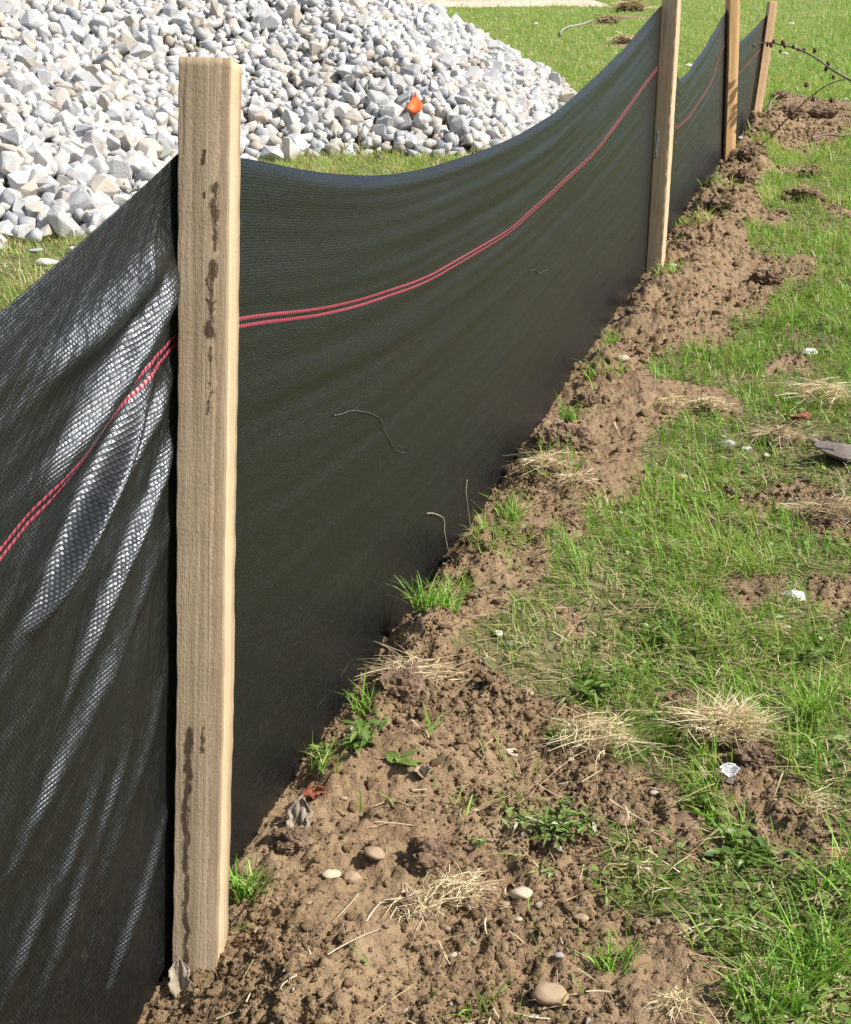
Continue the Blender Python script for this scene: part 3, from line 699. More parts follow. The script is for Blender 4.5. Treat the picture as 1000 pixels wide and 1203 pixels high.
def stone(px, py, size, mat, label, cat='pebble', name='pebble', flat=.6, long=1.3, seed=None, rot=None, sink=.3, group=None, npts=26):
    p = G(px, py); z = gz(p.x, p.y); seed = seed if seed is not None else int(px*7+py*13)
    d = depth(p.x, p.y, z); r = size/FPX*d/2*(.86 if cat == 'pebble' else 1)
    if name == 'limestone_rock' or mat == 'white_chunk': me = hull_mesh(name, (long, 1, flat), npts, seed, .12, M[mat])
    elif mat == 'dark_stone': me = hull_mesh(name, (long, .9, flat), 18, seed, .22, M[mat])
    else: me = smooth_stone(name, (long, 1, flat), seed, M[mat])
    o = bpy.data.objects.new(name, me); C.objects.link(o); o.scale = (r/long**.5,)*3
    o.location = (p.x, p.y, z+r*flat*(1-2*sink)*.8); o.rotation_euler = (random.uniform(-.2, .2), random.uniform(-.2, .2), rot if rot is not None else random.uniform(-.6, .6))
    return tag(o, label, cat, group)
PE = 'pebbles on the bare soil'
for a in [
 (390,1056,24,'pebble_pale','rounded cream yellow pebble right of the foot of the nearest stake'),
 (413,1067,25,'pebble_tan','flat ochre pebble touching the cream one near the nearest stake foot'),
 (441,1040,30,'pebble_tan','long thin tan pebble just above the cream and ochre pair'),
 (612,1064,30,'pebble_pale','pale flat pebble right of the straw covered clod in the foreground'),
 (592,1068,16,'pebble_tan','small tan pebble just left of the pale flat one by the foreground clod'),
 (609,1085,11,'pebble_pale','tiny whitish pebble below the pale flat one in the foreground'),
 (647,1180,50,'pebble_tan','largest tan stone on the soil, at the bottom edge of the photo'),
 (627,1198,15,'pebble_pale','small pale stone left of the largest tan stone at the bottom edge'),
 (534,1130,13,'pebble_pale','whitish pebble below the straw covered clod in the foreground'),
 (683,1084,18,'pebble_tan','oval tan pebble to the right of the foreground straw clod, near the sprouts'),
 (656,1139,13,'grey_stone','small grey pebble above the largest tan stone'),
 (601,897,21,'pebble_pale','long cream pebble on bare soil left of the flat straw mat'),
 (620,832,21,'pebble_tan','round tan pebble at the edge of the grass above the cream one'),
 (770,934,14,'pebble_pale','oval whitish pebble right of the flat straw mat'),
 (733,969,28,'pebble_brown','rough brown pebble below the oval whitish one'),
 (806,967,50,'pebble_brown','big smooth brown stone half buried in grass below the blond straw tuft'),
 (557,964,13,'pebble_tan','small tan pebble on soil left of the leafy weed'),
 (593,1030,13,'pebble_brown','small brown pebble on soil above the foreground straw clod, right side'),
 (759,1022,13,'pebble_pale','small pale pebble on grass near the lower right sprouts'),
 (981,1008,30,'pebble_red','reddish brown stone at the right edge in the lower grass'),
 (405,973,10,'pebble_tan','tiny tan pebble below the leafy weed beside the fence'),
 (797,562,24,'pebble_tan','round tan pebble lying alone in the middle of the grass'),
 (730,449,20,'pebble_pale','pale pebble on the soil ridge halfway to the second stake'),
 (790,331,15,'pebble_pale','round pale pebble right of the foot of the second stake'),
 (853,527,22,'grey_stone','dark grey angular stone in grass left of the second straw clump row'),
 (876,530,15,'white_chunk','small light grey stone beside the dark grey angular one'),
 (546,1078,9,'pebble_tan','tiny tan pebble at the foot of the foreground straw clod'),
 (466,1133,9,'pebble_brown','tiny brown pebble in the lower soil left of centre'),
 (365,1108,10,'pebble_tan','tiny tan pebble in the soil between nearest stake and foreground clod'),
 (672,900,10,'pebble_pale','tiny pale pebble under the flat straw mat'),
 (640,912,9,'pebble_brown','tiny brown pebble below left of the flat straw mat')]:
    stone(*a, group=PE)
stone(995,542,78,'dark_stone','weathered grey brown stone in grass at the right edge','stone','stone',.45,1.6,rot=.25,sink=.15)
stone(951,412,20,'white_chunk','white broken chunk in the grass near the upper straw patch','stone','stone',.6)
stone(932,704,28,'white_chunk','bright white jagged chunk sitting in the middle right grass','stone','stone',.7,1.15)
stone(586,771,15,'white_chunk','small white chunk in grass beside the soil tongue at mid fence','stone','stone',.6)
stone(598,781,12,'grey_stone','small pale grey chunk just below right of a white one at mid fence','stone','stone',.6)
stone(55,311,30,'rock','pale rock lying loose on grass left, the larger of two below the heap','rock','limestone_rock',.55,1.4)
stone(42,296,20,'rock','small pale rock lying loose on grass just above the larger loose one','rock','limestone_rock',.5,1.4)
stone(90,297,20,'rock','small pale rock on grass against the left fence cloth','rock','limestone_rock',.6,1.1)
stone(446,186,19,'dark_stone','dark grey stone on the grass strip in front of the heap','stone','stone',.55,1.5)
stone(565,42,7,'white_chunk','tiny white fleck on the far lawn right of the heap top','stone','stone',.8)
stone(635,85,8,'white_chunk','tiny white fleck on the lawn just above the right tail of the heap','stone','stone',.7)
stone(629,29,6,'white_chunk','tiny white fleck on the far lawn left of the grey cord','stone','stone',.7)
stone(922,64,7,'white_chunk','tiny white fleck on the lawn under the budded branch','stone','stone',.7)
stone(930,29,7,'white_chunk','tiny white fleck on the lawn above the budded branch','stone','stone',.7)
stone(993,118,8,'white_chunk','tiny white fleck on the lawn at the right edge below the branch','stone','stone',.7)
stone(809,79,8,'white_chunk','tiny white fleck seen just over the middle span of the fence','stone','stone',.7)
stone(869,182,7,'white_chunk','tiny white fleck at the foot of the third stake','stone','stone',.7)

# ------------------------------------------------------------------ clods (irregular lumps of soil)
def clod(px, py, w_px, label, flat=.6, parent=None, group='soil clods'):
    p = G(px, py); z = gz(p.x, p.y); r = w_px/FPX*depth(p.x, p.y, z)/2
    o = bpy.data.objects.new('soil_clod', clod_mesh('soil_clod', (r, r*.8, r*flat), px*.37+py*.11, M['clod'])); C.objects.link(o)
    o.location = (p.x, p.y, z+r*flat*.35)
    return tag(o, label, 'soil clod', group) if parent is None else o
for a in [(943,238,44,'dry topped brown clod sitting alone on the grass right of the third stake',.45),
 (952,211,26,'small brown clod just above the lone dry topped clod',.5),(640,548,40,'dark clod on the ridge crest where grass pokes out at mid fence',.7),
 (672,545,44,'knobbly dark soil clod on the ridge right of its neighbour at mid fence',.7),(900,335,34,'brown clod at the edge of the soil tongue right of the second stake',.7),
 (500,1045,50,'dark lump of earth between the two pale straw wisps in the foreground',.8),(470,845,60,'dark earth lump under the drooping straw on the ridge',.7),
 (885,900,44,'dark broken clod to the right of the blond straw tuft',.6),(905,996,30,'brown clod sunk in the lower right grass',.5),
 (716,1040,26,'dark brown clod beside the lower sprouts',.7),(560,660,30,'soil clod against the cloth where pale roots hang',.6),
 (345,1020,46,'crumbling clod with root hairs beside the cloth, right of the nearest stake',.6),(870,225,32,'dark clod on the ridge between second and third stakes',.7),
 (845,262,36,'brown clod on the ridge nearer the second stake',.7),(965,140,30,'dark clod below the budded branch at right',.6),(925,150,26,'brown clod left of the dark one below the branch',.6),
 (800,180+140,20,'small clod at the foot of the second stake',.7),(878,205,24,'crumbly clod at the foot of the third stake',.7),(915,120,22,'small clod just right of the farthest stake',.6),
 (690,490,30,'soil clod at the ridge edge where thin straw lies',.6),(745,385,32,'soil clod below the second stake against the cloth',.6),
 (858,582,24,'small dark clod in the mid right grass',.7)]:
    clod(*a)
def crumbs():
    X_, Y_, S_ = [], [], []
    for y0, y1, n, sc in ((.88, 2.2, 120000, .0019), (2.2, 4.5, 34000, .0027), (4.5, 9.5, 26000, .0055)):
        yy = rng.uniform(y0, y1, n); xx = FB.x+(yy-FB.y)*FD.x/FD.y+rng.uniform(-.1, 1.0, n)*(1.0 if y0 < 2 else 1.15)
        m = dirtmask(xx, yy) > .5; xx, yy = xx[m], yy[m]; k = rng.random(len(xx)) < np.clip(.55+1.1*perlin(xx*3.6+9, yy*3.6)+.5*fbm(xx*9, yy*9, 2), .10, 1); xx, yy = xx[k], yy[k]
        X_.append(xx); Y_.append(yy); S_.append(np.clip(sc*np.exp(rng.normal(0, .55, len(xx))), sc*.45, sc*4.6))
    xx, yy, s = map(np.concatenate, (X_, Y_, S_)); zz = ground_h(xx, yy, True)+s*.1
    lib = [mesh_arrays(hull_mesh('tmp', (1.25, .95, .7), 9, 500+k, 0)) for k in range(10)]
    tone = np.clip(rng.normal(.55, .2, len(xx)), 0, .9); tone[rng.random(len(xx)) < .02] = 1
    o = merged('soil_crumbs', xx, yy, zz, s, M['crumb'], lib, tone)
    tag(o, 'loose crumbs of brown soil and grit over the bare ridge', 'soil crumbs', kind='stuff'); print('crumbs', len(xx))
    n = 800; ss = rng.uniform(-.1, 7.6, n)**1.0; q = np.abs(rng.normal(.08, .14, n))+.02; xx = FB.x+FD.x*ss+FN.x*q; yy = FB.y+FD.y*ss+FN.y*q
    k = (dirtmask(xx, yy) > .5) & (perlin(ss*3.1, q*5) > -.12); xx, yy, ss = xx[k], yy[k], ss[k]
    s = rng.uniform(.004, .013, len(xx))*np.clip(.7+ss*.22, .7, 2.0)
    lib = [mesh_arrays(hull_mesh('tmp', (1.2, .9, .75), 22, 700+k, .1)) for k in range(12)]
    o = merged('soil_lumps', xx, yy, ground_h(xx, yy, False)+s*.25, s, M['crumb'], lib, np.clip(rng.normal(.5, .15, len(xx)), 0, .9))
    tag(o, 'rough lumps of dug earth heaped along the foot of the cloth', 'earth lumps', kind='stuff'); print('lumps', len(xx))
crumbs()

# ------------------------------------------------------------------ grass
def grass_bed():
    V, F, T = [], [], []; base = 0
    bands = [(.85, 2.0, 34000, .031, .0023, 3), (2.0, 3.6, 19000, .034, .0029, 3), (3.6, 6.2, 9500, .038, .0040, 2), (6.2, 11, 2800, .045, .0065, 2), (11, 19, 900, .05, .011, 1), (19, 27, 330, .055, .016, 1)]
    for y0, y1, den, hh, ww, ns in bands:
        xl, xr = -.42*y1-.1, .40*y1+.25
        if y0 >= 11: xl = -.05*y1
        area = (xr-xl)*(y1-y0); n = int(area*den); x = rng.uniform(xl, xr, n); y = rng.uniform(y0, y1, n)
        k = (x < .40*y+.2) & (x > -.44*y-.15); x, y = x[k], y[k]
        q = fq(x, y); k = (q > .02) | ((q < -.05) & (y > 2.6)) | (fs(x, y) > 6.85); x, y, q = x[k], y[k], q[k]
        k = pile_h(x, y) < .02; x, y, q = x[k], y[k], q[k]
        dmk = dirtmask(x, y)
        pn = fbm(x*3.1+4, y*3.1, 3); pn2 = fbm(x*11, y*11+5, 2)
        dens = np.clip(.82+.55*pn+.40*pn2, .2, 1)
        if y0 > 6: dens = np.clip(dens+.25, 0, 1)
        pr = np.where(dmk > .5, .05*np.clip(pn2+pn+.15, 0, 1)+.5*((q < .11) & (perlin(fs(x, y)*5.3+1.7, x*0) > .22) & (fs(x, y) > .1)), dens)
        k = rng.random(len(x)) < pr; x, y, pn, pn2, q = x[k], y[k], pn[k], pn2[k], q[k]
        n = len(x); z = ground_h(x, y, False)-.003
        L = hh*np.exp(rng.normal(0, .38, n))*(.8+.5*np.clip(pn+.3, 0, 1))*np.where(q < 0, .8, 1); W = ww*rng.uniform(.6, 1.25, n)
        az = rng.uniform(0, 6.283, n)+.0; lean = rng.uniform(.1, .85, n)
        # blades in one tuft lean alike
        az = az*.6+2.5*perlin(x*9, y*9)+2
        d0 = np.stack([np.cos(az)*lean*.5, np.sin(az)*lean*.5, np.ones(n)], -1); d0 = unit(d0)
        bend = np.stack([np.cos(az)*lean*.85, np.sin(az)*lean*.85, -lean*.55], -1)
        sa = rng.uniform(0, 6.283, n); side = np.stack([np.cos(sa), np.sin(sa), np.zeros(n)], -1)
        tone = np.clip(rng.normal(.45, .16, n)+.14*(q < 0)+.28*pn+.10*pn2-.0*y, 0, .86)
        dead = rng.random(n) < np.clip(.16+.25*(pn < -.2)+.16*((q < 0)&(y < 7))+.18*(pn2 < -.45)+(.06 if y0 > 3 else .05), 0, .6)
        tone = np.where(dead, rng.uniform(.88, 1, n), tone)
        if y0 >= 3.6: tone = np.clip(tone+.10+.14*pn2, 0, 1)
        # a share of dead blades lies flat as thatch
        fl = dead & (rng.random(n) < .5); d0[fl, 2] = .12; d0[fl, :2] = np.stack([np.cos(az[fl]), np.sin(az[fl])], -1); bend[fl] *= .2; L[fl] *= 1.2; side[fl] = np.stack([-np.sin(az[fl]), np.cos(az[fl]), np.zeros(fl.sum())], -1)
        z = z+np.where(fl, .006+rng.uniform(0, .012, n), 0)
        v, f, nf = ribbons(np.stack([x, y, z], -1), d0, bend, L, W, side, ns)
        V.append(v); F.append(f+base); base += len(v); T.append(np.repeat(tone, ns)); print('grass', y0, n)
    o = meshobj('grass', np.concatenate(V), np.concatenate(F), M['grass'], attrs={'tone': ('FACE', np.concatenate(T))})
    tag(o, 'patchy spring grass with dead blades covering the turf', 'grass', kind='stuff')
grass_bed()
def litter():                                             # loose straw threads and small clover-like leaves
    n = 5200; y = .95+(rng.random(n)**1.6)*5.5; x = rng.uniform(-.3, .42, n)*y; k = fq(x, y) > .03; x, y = x[k], y[k]
    m = dirtmask(x, y); cl = fbm(x*6+31, y*6, 2); k = rng.random(len(x)) < np.where(m > .5, .10+.35*(cl > .45), .55+.3*(cl > .3)); x, y = x[k], y[k]; n = len(x)
    z = ground_h(x, y, False)+.004+np.where(dirtmask(x, y) > .5, 0, rng.uniform(.002, .02, n)); az = rng.uniform(0, 6.28, n)
    d0 = unit(np.stack([np.cos(az), np.sin(az), rng.uniform(-.05, .25, n)], -1)); b2 = rng.normal(0, .25, (n, 3)); b2[:, 2] = -.12
    v, f, _ = ribbons(np.stack([x, y, z], -1), d0, b2, rng.uniform(.015, .06, n), rng.uniform(.0009, .0019, n)*np.clip(y/1.8, 1, 2.5), unit(np.cross(d0, [0, 0, 1.])), 4, .6)
    o = meshobj('straw_litter', v, f, M['straw'], attrs={'tone': ('FACE', np.repeat(rng.random(n), 4))})
    tag(o, 'scattered threads of dry straw over soil and grass', 'straw litter', kind='stuff')
    n = 15000; y = .95+(rng.random(n)**1.4)*4.5; x = rng.uniform(-.3, .42, n)*y; cl = fbm(x*4+11, y*4+3, 3)
    k = (fq(x, y) > .1) & (dirtmask(x, y) < .5) & (cl > -.1); x, y = x[k], y[k]; n = len(x)
    z = ground_h(x, y, False)+rng.uniform(.006, .030, n); az = rng.uniform(0, 6.28, n); L = rng.uniform(.007, .016, n)*np.clip(y/2, .9, 1.8)
    d = unit(np.stack([np.cos(az), np.sin(az), rng.uniform(-.1, .6, n)], -1)); s = unit(np.cross(d, [0, 0, 1.])+rng.normal(0, .25, (n, 3)))
    c = np.stack([x, y, z], -1); W = L*rng.uniform(.22, .42, n)
    P6 = [c, c+d*(L*.3)[:, None]+s*W[:, None], c+d*(L*.7)[:, None]+s*(W*.85)[:, None], c+d*L[:, None]-np.array([0, 0, .002]), c+d*(L*.7)[:, None]-s*(W*.85)[:, None], c+d*(L*.3)[:, None]-s*W[:, None]]
    v = np.stack(P6, 1).reshape(-1, 3); f = np.arange(n*6).reshape(n, 6)
    o = meshobj('weed_leaves', v, f, M['leaf'], attrs={'tone': ('FACE', np.clip(rng.normal(.5, .25, n), 0, 1))})
    tag(o, 'small low weed leaves mixed through the grass', 'weeds', kind='stuff')
litter()

# ------------------------------------------------------------------ tufts, straw clumps, weeds, leaves
def blades_mesh(name, loc, n, L, W, spread, lean, mat, tone=(.3, .7), nseg=5, parent=None, dirn=None, droop=.5, seed=0, jitz=0):
    r = np.random.default_rng(seed); az = r.uniform(0, 6.283, n)
    if dirn is not None: az = r.normal(math.radians(dirn), .6, n)
    rr = spread*np.sqrt(r.random(n)); ra = r.uniform(0, 6.283, n)
    root = np.stack([rr*np.cos(ra), rr*np.sin(ra), r.uniform(0, 1, n)*jitz], -1)
    ln = r.uniform(lean*.3, lean, n)
    d0 = unit(np.stack([np.cos(az)*ln, np.sin(az)*ln, np.ones(n)], -1)); bend = np.stack([np.cos(az)*ln*droop, np.sin(az)*ln*droop, -ln*droop], -1)+r.normal(0, .07, (n, 3))
    sa = r.uniform(0, 6.28, n); side = np.stack([np.cos(sa), np.sin(sa), r.normal(0, .3, n)], -1)
    Ls = L*r.uniform(.5, 1.15, n); v, f, _ = ribbons(root, d0, bend, Ls, W*r.uniform(.7, 1.2, n), unit(side), nseg, .3)
    o = meshobj(name, v, f, mat, parent, attrs={'tone': ('FACE', np.repeat(r.uniform(tone[0], tone[1], n), nseg))})
    if parent is None: o.location = loc
    return o
def tuft(px, py, h_px, n, label, spread=.02, tone=(.3,.8), lean=.7, w=.0026, name='grass_tuft', seed=None, dirn=None):
    p = G(px, py); z = gz(p.x, p.y)-.002; L = h_px/FPX*depth(p.x, p.y, z); s = seed or int(px+py)
    o = blades_mesh(name, (p.x, p.y, z), int(n*1.7), L*1.1, w*max(1, p.y/2), spread*max(1, p.y/2), lean, M['grass'], tone, seed=s, dirn=dirn)
    return tag(o, label, 'grass tuft', 'grass tufts on the bare soil')
for a in [(292,1072,62,46,'bright green grass tuft growing against the nearest stake'),
 (246,1112,40,7,'few thin blades beside the foot of the nearest stake'),
 (640,1015-25,0,0,''),
 (505,888,60,4,'lone upright blades on soil right of the drooping straw'),
 (565,1196,50,9,'sparse blades at the bottom edge left of the largest tan stone'),
 (722,1140,48,26,'green tuft on the soil below the dark clod at lower right'),
 (708,1052,22,8,'small sprout tuft on soil right of the foreground clod'),
 (600,632,46,26,'light green tuft leaning on the cloth at mid fence'),
 (668,520,30,20,'small green tuft on the ridge beside the cloth, farther along'),
 (430,862,46,22,'green blades rising along the cloth left of the drooping straw'),
 (500,775,50,40,'green tuft where the lawn reaches the fence'),
 (525,760,46,34,'second green tuft where the lawn reaches the fence, right of its neighbour'),
 (545,712,34,14,'thin pale tuft against the cloth above the lawn tongue'),
 (380,948,40,12,'thin blades between dead leaf and leafy weed beside the cloth'),
 (590,955,22,8,'tiny yellow green tuft on soil left of the leafy weed'),
 (545,968,26,9,'tiny green tuft on open soil left of centre'),
 (715,412,22,14,'small tuft on the ridge below the second stake'),
 (803,268,18,16,'small tuft on the ridge just past the second stake'),
 (835,235,16,16,'small tuft on the ridge before the third stake'),
 (660,880,34,22,'green blades coming through the flat straw mat'),
 (955,850,70,40,'tall green tuft at right behind the blond straw'),
 (960,1130,120,60,'long bladed green clump in the bottom right corner'),
 (905,1180,95,50,'long bladed green clump left of the corner one at the bottom'),
 (995,1060,110,46,'long bladed green clump at the right edge')]:
    if a[3]: tuft(*a, spread=.035 if a[2] > 90 else .018, tone=(.25, .8))
def straw(px, py, w_px, n, label, earth=True, up=.5, seed=None, thick=.0010, tone=(.4, 1)):
    p = G(px, py); z = gz(p.x, p.y); r = w_px/FPX*depth(p.x, p.y, z)/2; sd = seed or int(px*3+py)
    e = empty('straw_clump', (p.x, p.y, z), label, 'straw clump', 'clumps of dead straw')
    if earth:
        o = bpy.data.objects.new('earth_lump', clod_mesh('earth_lump', (r*.85, r*.7, r*.55), sd, M['clod'], 3)); C.objects.link(o); o.parent = e; o.location = (0, 0, r*.1)
    rr = np.random.default_rng(sd); V, F, T, base = [], [], [], 0
    m = int(n*3.2); a = rr.uniform(0, 6.28, m); ra = r*np.sqrt(rr.random(m))*1.05
    root = np.stack([ra*np.cos(a), ra*np.sin(a)*.8, np.maximum(.55*r*np.sqrt(np.maximum(1-(ra/r/1.05)**2, 0)), 0)+rr.uniform(0, .2, m)*r], -1)
    az = rr.uniform(0, 6.28, m); d0 = unit(np.stack([np.cos(az), np.sin(az), rr.normal(up*.5, .35, m)], -1))
    bend = np.stack([rr.normal(0, .75, m), rr.normal(0, .75, m), -rr.uniform(0, .5, m)], -1)
    L = r*rr.uniform(.25, .8, m)*(1+.5*(rr.random(m) < .08)); side = unit(np.cross(d0, rr.normal(0, 1, (m, 3))))
    v, f, _ = ribbons(root, d0, bend, L, thick*max(1, p.y/1.9)*rr.uniform(.6, 1.2, m), side, 6, .7)
    v[:, 2] = np.maximum(v[:, 2], -.01)
    o = meshobj('straw', v, f, M['straw'], e, attrs={'tone': ('FACE', np.repeat(rr.uniform(tone[0], tone[1], m), 6))})
    return e
for a, k in [((850,868,82,330,'blond upright tuft of dead straw in the grass with white scrap below'), dict(up=2.2, thick=.0014)),
 ((695,885,88,120,'flat pale straw mat lying where grass meets the soil'), dict(earth=False, up=.2)),
 ((484,822,88,130,'dead straw drooping over a dark earth lump on the ridge beside the cloth'), dict(up=.2)),
 ((536,1062,62,110,'pale straw wisp on the right side of the dark foreground earth lump'), dict(earth=False, up=.5)),
 ((484,1092,60,100,'pale straw wisp on the left side of the dark foreground earth lump'), dict(earth=True, up=.1)),
 ((832,490,40,110,'golden straw clump at the end of the soil tongue in mid grass'), dict(up=.8)),
 ((790,492,36,60,'thin straw spread beside the golden clump, on soil'), dict(earth=False, up=.2)),
 ((914,519,50,170,'rounded tan straw clump below the red brown bark chip'), dict(up=.1, tone=(.2, .8))),
 ((962,474,66,170,'wide low blond straw patch at upper right of the grass'), dict(earth=False, up=.3)),
 ((975,612,58,190,'brownish straw clump with dark hole at the right edge of the grass'), dict(up=.3, tone=(.1, .8))),
 ((935,603,34,90,'blond straw lying left of the brownish clump'), dict(earth=False, up=.2)),
 ((943,232,36,70,'short dry straw on top of the lone clod right of the third stake'), dict(earth=False, up=.1, tone=(.1, .6))),
 ((740,14,34,120,'far clump of dead straw and dark earth on the lawn beyond the fence'), dict(up=.5, tone=(.2, .7))),
 ((733,52,26,90,'second far straw clump just below the first, against the cloth top'), dict(earth=True, up=.3, tone=(.3, .8))),
 ((715,28,26,50,'dark thin straw trail left of the far clumps'), dict(up=.1, tone=(0, .4))),
 ((640,580,50,60,'broken dry stalks on the ridge side at mid fence'), dict(earth=False, up=.2)),
 ((675,590,40,50,'dry flakes of straw on soil right of the broken stalks'), dict(earth=False, up=.1)),
 ((640,1085-12,1,1,''), None),
 ((345,985,26,40,'curl of dry roots beside the dead leaf against the cloth'), dict(earth=False, up=.6, tone=(.1, .6))),
 ((910,745,36,60,'thin straw lying in the mid right grass'), dict(earth=False, up=.2)),
 ((790,1190,50,60,'thin dry straw at the bottom edge among the grass'), dict(earth=False, up=.2)),
 ((955,950,44,60,'small blond straw wisps in the lower right grass'), dict(earth=False, up=.3)),
 ((895,1140,56,110,'matted yellow straw under the long green blades, bottom right'), dict(earth=False, up=.3))]:
    if k is not None: straw(*a, **k)
def leafy(px, py, w_px, n, label, leaf=(.016, .006), tone=(.1, .8), height=1.0, seed=1, name='leafy_weed'):
    p = G(px, py); z = gz(p.x, p.y); r = w_px/FPX*depth(p.x, p.y, z)/2; e = empty(name, (p.x, p.y, z), label, 'weed', 'broadleaf weeds')
    rr = np.random.default_rng(seed); m = max(4, n//7)
    az = rr.uniform(0, 6.28, m); ln = rr.uniform(.3, 1.3, m); d0 = unit(np.stack([np.cos(az)*ln, np.sin(az)*ln, np.full(m, 1.)*height], -1)); bend = np.stack([np.cos(az)*.3, np.sin(az)*.3, -.25+0*az], -1)
    L = r*rr.uniform(.7, 1.3, m); root = rr.normal(0, .15, (m, 3))*r; root[:, 2] = 0
    v, f, _ = ribbons(root, d0, bend, L, np.full(m, .0014), unit(np.cross(d0, rr.normal(0, 1, (m, 3)))), 5, .5)
    meshobj('stem', v, f, M['leaf'], e, attrs={'tone': ('FACE', np.full(len(f), .5))})
    i = rr.integers(0, m, n); t = rr.uniform(.25, 1, n); c = root[i]+(d0[i]*t[:, None]+bend[i]*(t*t)[:, None])*L[i][:, None]
    a2 = rr.uniform(0, 6.28, n); d = unit(np.stack([np.cos(a2), np.sin(a2), rr.uniform(-.3, .9, n)], -1)); s = unit(np.cross(d, [0, 0, 1.])+rr.normal(0, .3, (n, 3))); nn = np.cross(s, d)
    l = leaf[0]*rr.uniform(.6, 1.3, n); w_ = leaf[1]*rr.uniform(.7, 1.2, n)/2
    rows = []
    for tt_, ww_ in ((0, .12), (.25, .8), (.5, 1), (.78, .65), (1, .05)):
        cc = c+d*(l*tt_)[:, None]-np.array([0, 0, 1.])*(l*.25*tt_**2)[:, None]
        rows += [cc-s*(w_*ww_)[:, None]+nn*(w_*ww_*.35)[:, None], cc, cc+s*(w_*ww_)[:, None]+nn*(w_*ww_*.35)[:, None]]
    V = np.stack(rows, 1); b = (np.arange(n)*15)[:, None]; F = []
    for q in range(4):
        for cidx in range(2): F.append(np.concatenate([b+q*3+cidx, b+q*3+cidx+1, b+q*3+cidx+4, b+q*3+cidx+3], 1))
    V = V.reshape(-1, 3); V[:, 2] = np.maximum(V[:, 2], .001)
    meshobj('leaves', V, np.concatenate(F), M['leaf'], e, True, attrs={'tone': ('FACE', np.tile(rr.uniform(tone[0], tone[1], n), 8))})
    return e
leafy(420,925,70,70,'leafy green weed sprawling on soil against the cloth', (.020,.007), seed=2)
leafy(380,918,50,26,'thin stemmed weed leaning over the cloth, left of the sprawling one', (.016,.005), seed=3, height=1.6)
leafy(652,985,105,230,'bushy low weed with pale shiny leaves on the open soil', (.013,.0045), tone=(.3,1), seed=4)
leafy(470,940,26,7,'single broad green leaf sprout on bare soil', (.030,.013), tone=(.6,.85), seed=5, height=1.8)
leafy(838,955,60,26,'broadleaf plant with pointed leaves above the smooth brown stone', (.032,.012), tone=(.4,.85), seed=6)
leafy(700,820,70,60,'dark leafy weed in the grass left of the blond straw', (.020,.008), tone=(.1,.6), seed=7)
leafy(560,1010,30,12,'tiny leafy seedling on soil above the foreground straw', (.010,.004), seed=8)
leafy(640,1040,34,14,'small yellowish seedling right of the pale flat pebble', (.012,.004), tone=(.5,.9), seed=9, height=1.6)
leafy(870,1010,80,80,'dark weed patch in the lower right grass', (.020,.009), tone=(.1,.6), seed=10)
leafy(950,780,80,60,'leafy weed in the grass at right above the blond straw', (.020,.009), tone=(.1,.7), seed=11)
leafy(770,760,80,60,'low weed in the mid grass right of the fence', (.020,.008), tone=(.1,.7), seed=12)

def leafscrap(px, py, wpx, hpx, mat, label, name='dead_leaf', cat='dead leaf', seed=0, tilt=1.1, rot=0, jag=.16, curl=.4, lift=0):
    """A crumpled, toothed leaf: folded sheet with a midrib crease, 0.6 mm thick."""
    p = G(px, py); z = gz(p.x, p.y); k = depth(p.x, p.y, z)/FPX; W, H = wpx*k*.8, hpx*k*.8; r = random.Random(seed); nu, nv = 13, 17
    vs = []
    ed = [1+r.uniform(-jag, jag*.4)+.12*math.sin(seed+j*.9) for j in range(nv)]
    for j in range(nv):
        t = j/(nv-1); wd = (math.sin(math.pi*min(1, t*.92+.06))**.6)*ed[j]
        for i in range(nu):
            u = i/(nu-1)*2-1
            vs.append((u*W/2*wd, t*H+(-.1*H*abs(u)), curl*W*(abs(u)**1.5)*.6+.10*W*math.sin(5*t+3*u+seed)+.06*W*math.sin(11*u+seed)))
    f = gridfaces(nv, nu)
    o = meshobj(name, np.array(vs), f, M[mat], smooth=True); o.location = (p.x, p.y, z+lift); o.rotation_euler = (tilt, 0, rot)
    s = o.modifiers.new('thick', 'SOLIDIFY'); s.thickness = .0006
    return tag(o, label, cat)
leafscrap(212,1170,34,56,'deadleaf','grey crumpled dead leaf standing at the foot of the nearest stake', seed=3, tilt=1.2, rot=.2)
leafscrap(352,1000,38,50,'deadleaf','pale ragged dead leaf propped against the cloth right of the nearest stake', seed=5, tilt=1.1, rot=-.2)
leafscrap(372,966,44,14,'redbark','thin pinkish brown dry leaf above the ragged pale one', seed=6, tilt=.5, rot=.4)
leafscrap(497,945,26,18,'deadleaf','small curled brown leaf on open soil near the broad leaf sprout', seed=8, tilt=.4, rot=.3, curl=.9)
leafscrap(855,925,28,22,'white_chunk','crumpled white and black scrap below the blond straw tuft', name='plastic_scrap', cat='scrap', seed=9, tilt=.7, rot=.3, curl=.7, lift=.01)
stone(858,922,16,'dark_stone','black lump inside the crumpled white scrap','scrap','debris',.6,1.2)
leafscrap(985,700-120,22,12,'deadleaf','small buff dry leaf left of the right edge stone', seed=12, tilt=.4)
leafscrap(965,528,40,12,'deadleaf','thin dry bark sliver lying left of the grey brown stone', name='bark_sliver', cat='bark', seed=13, tilt=.3, rot=-.2)
leafscrap(607,745-0,14,12,'deadleaf','tiny pale leaf near the mid fence grass', seed=14, tilt=.5)
leafscrap(603,1105,14,12,'deadleaf','tiny grey leaf chip on soil left of the oval tan pebble', seed=15, tilt=.3)
leafscrap(305,1130,16,14,'deadleaf','small grey leaf chip on soil right of the nearest stake', seed=16, tilt=.3)
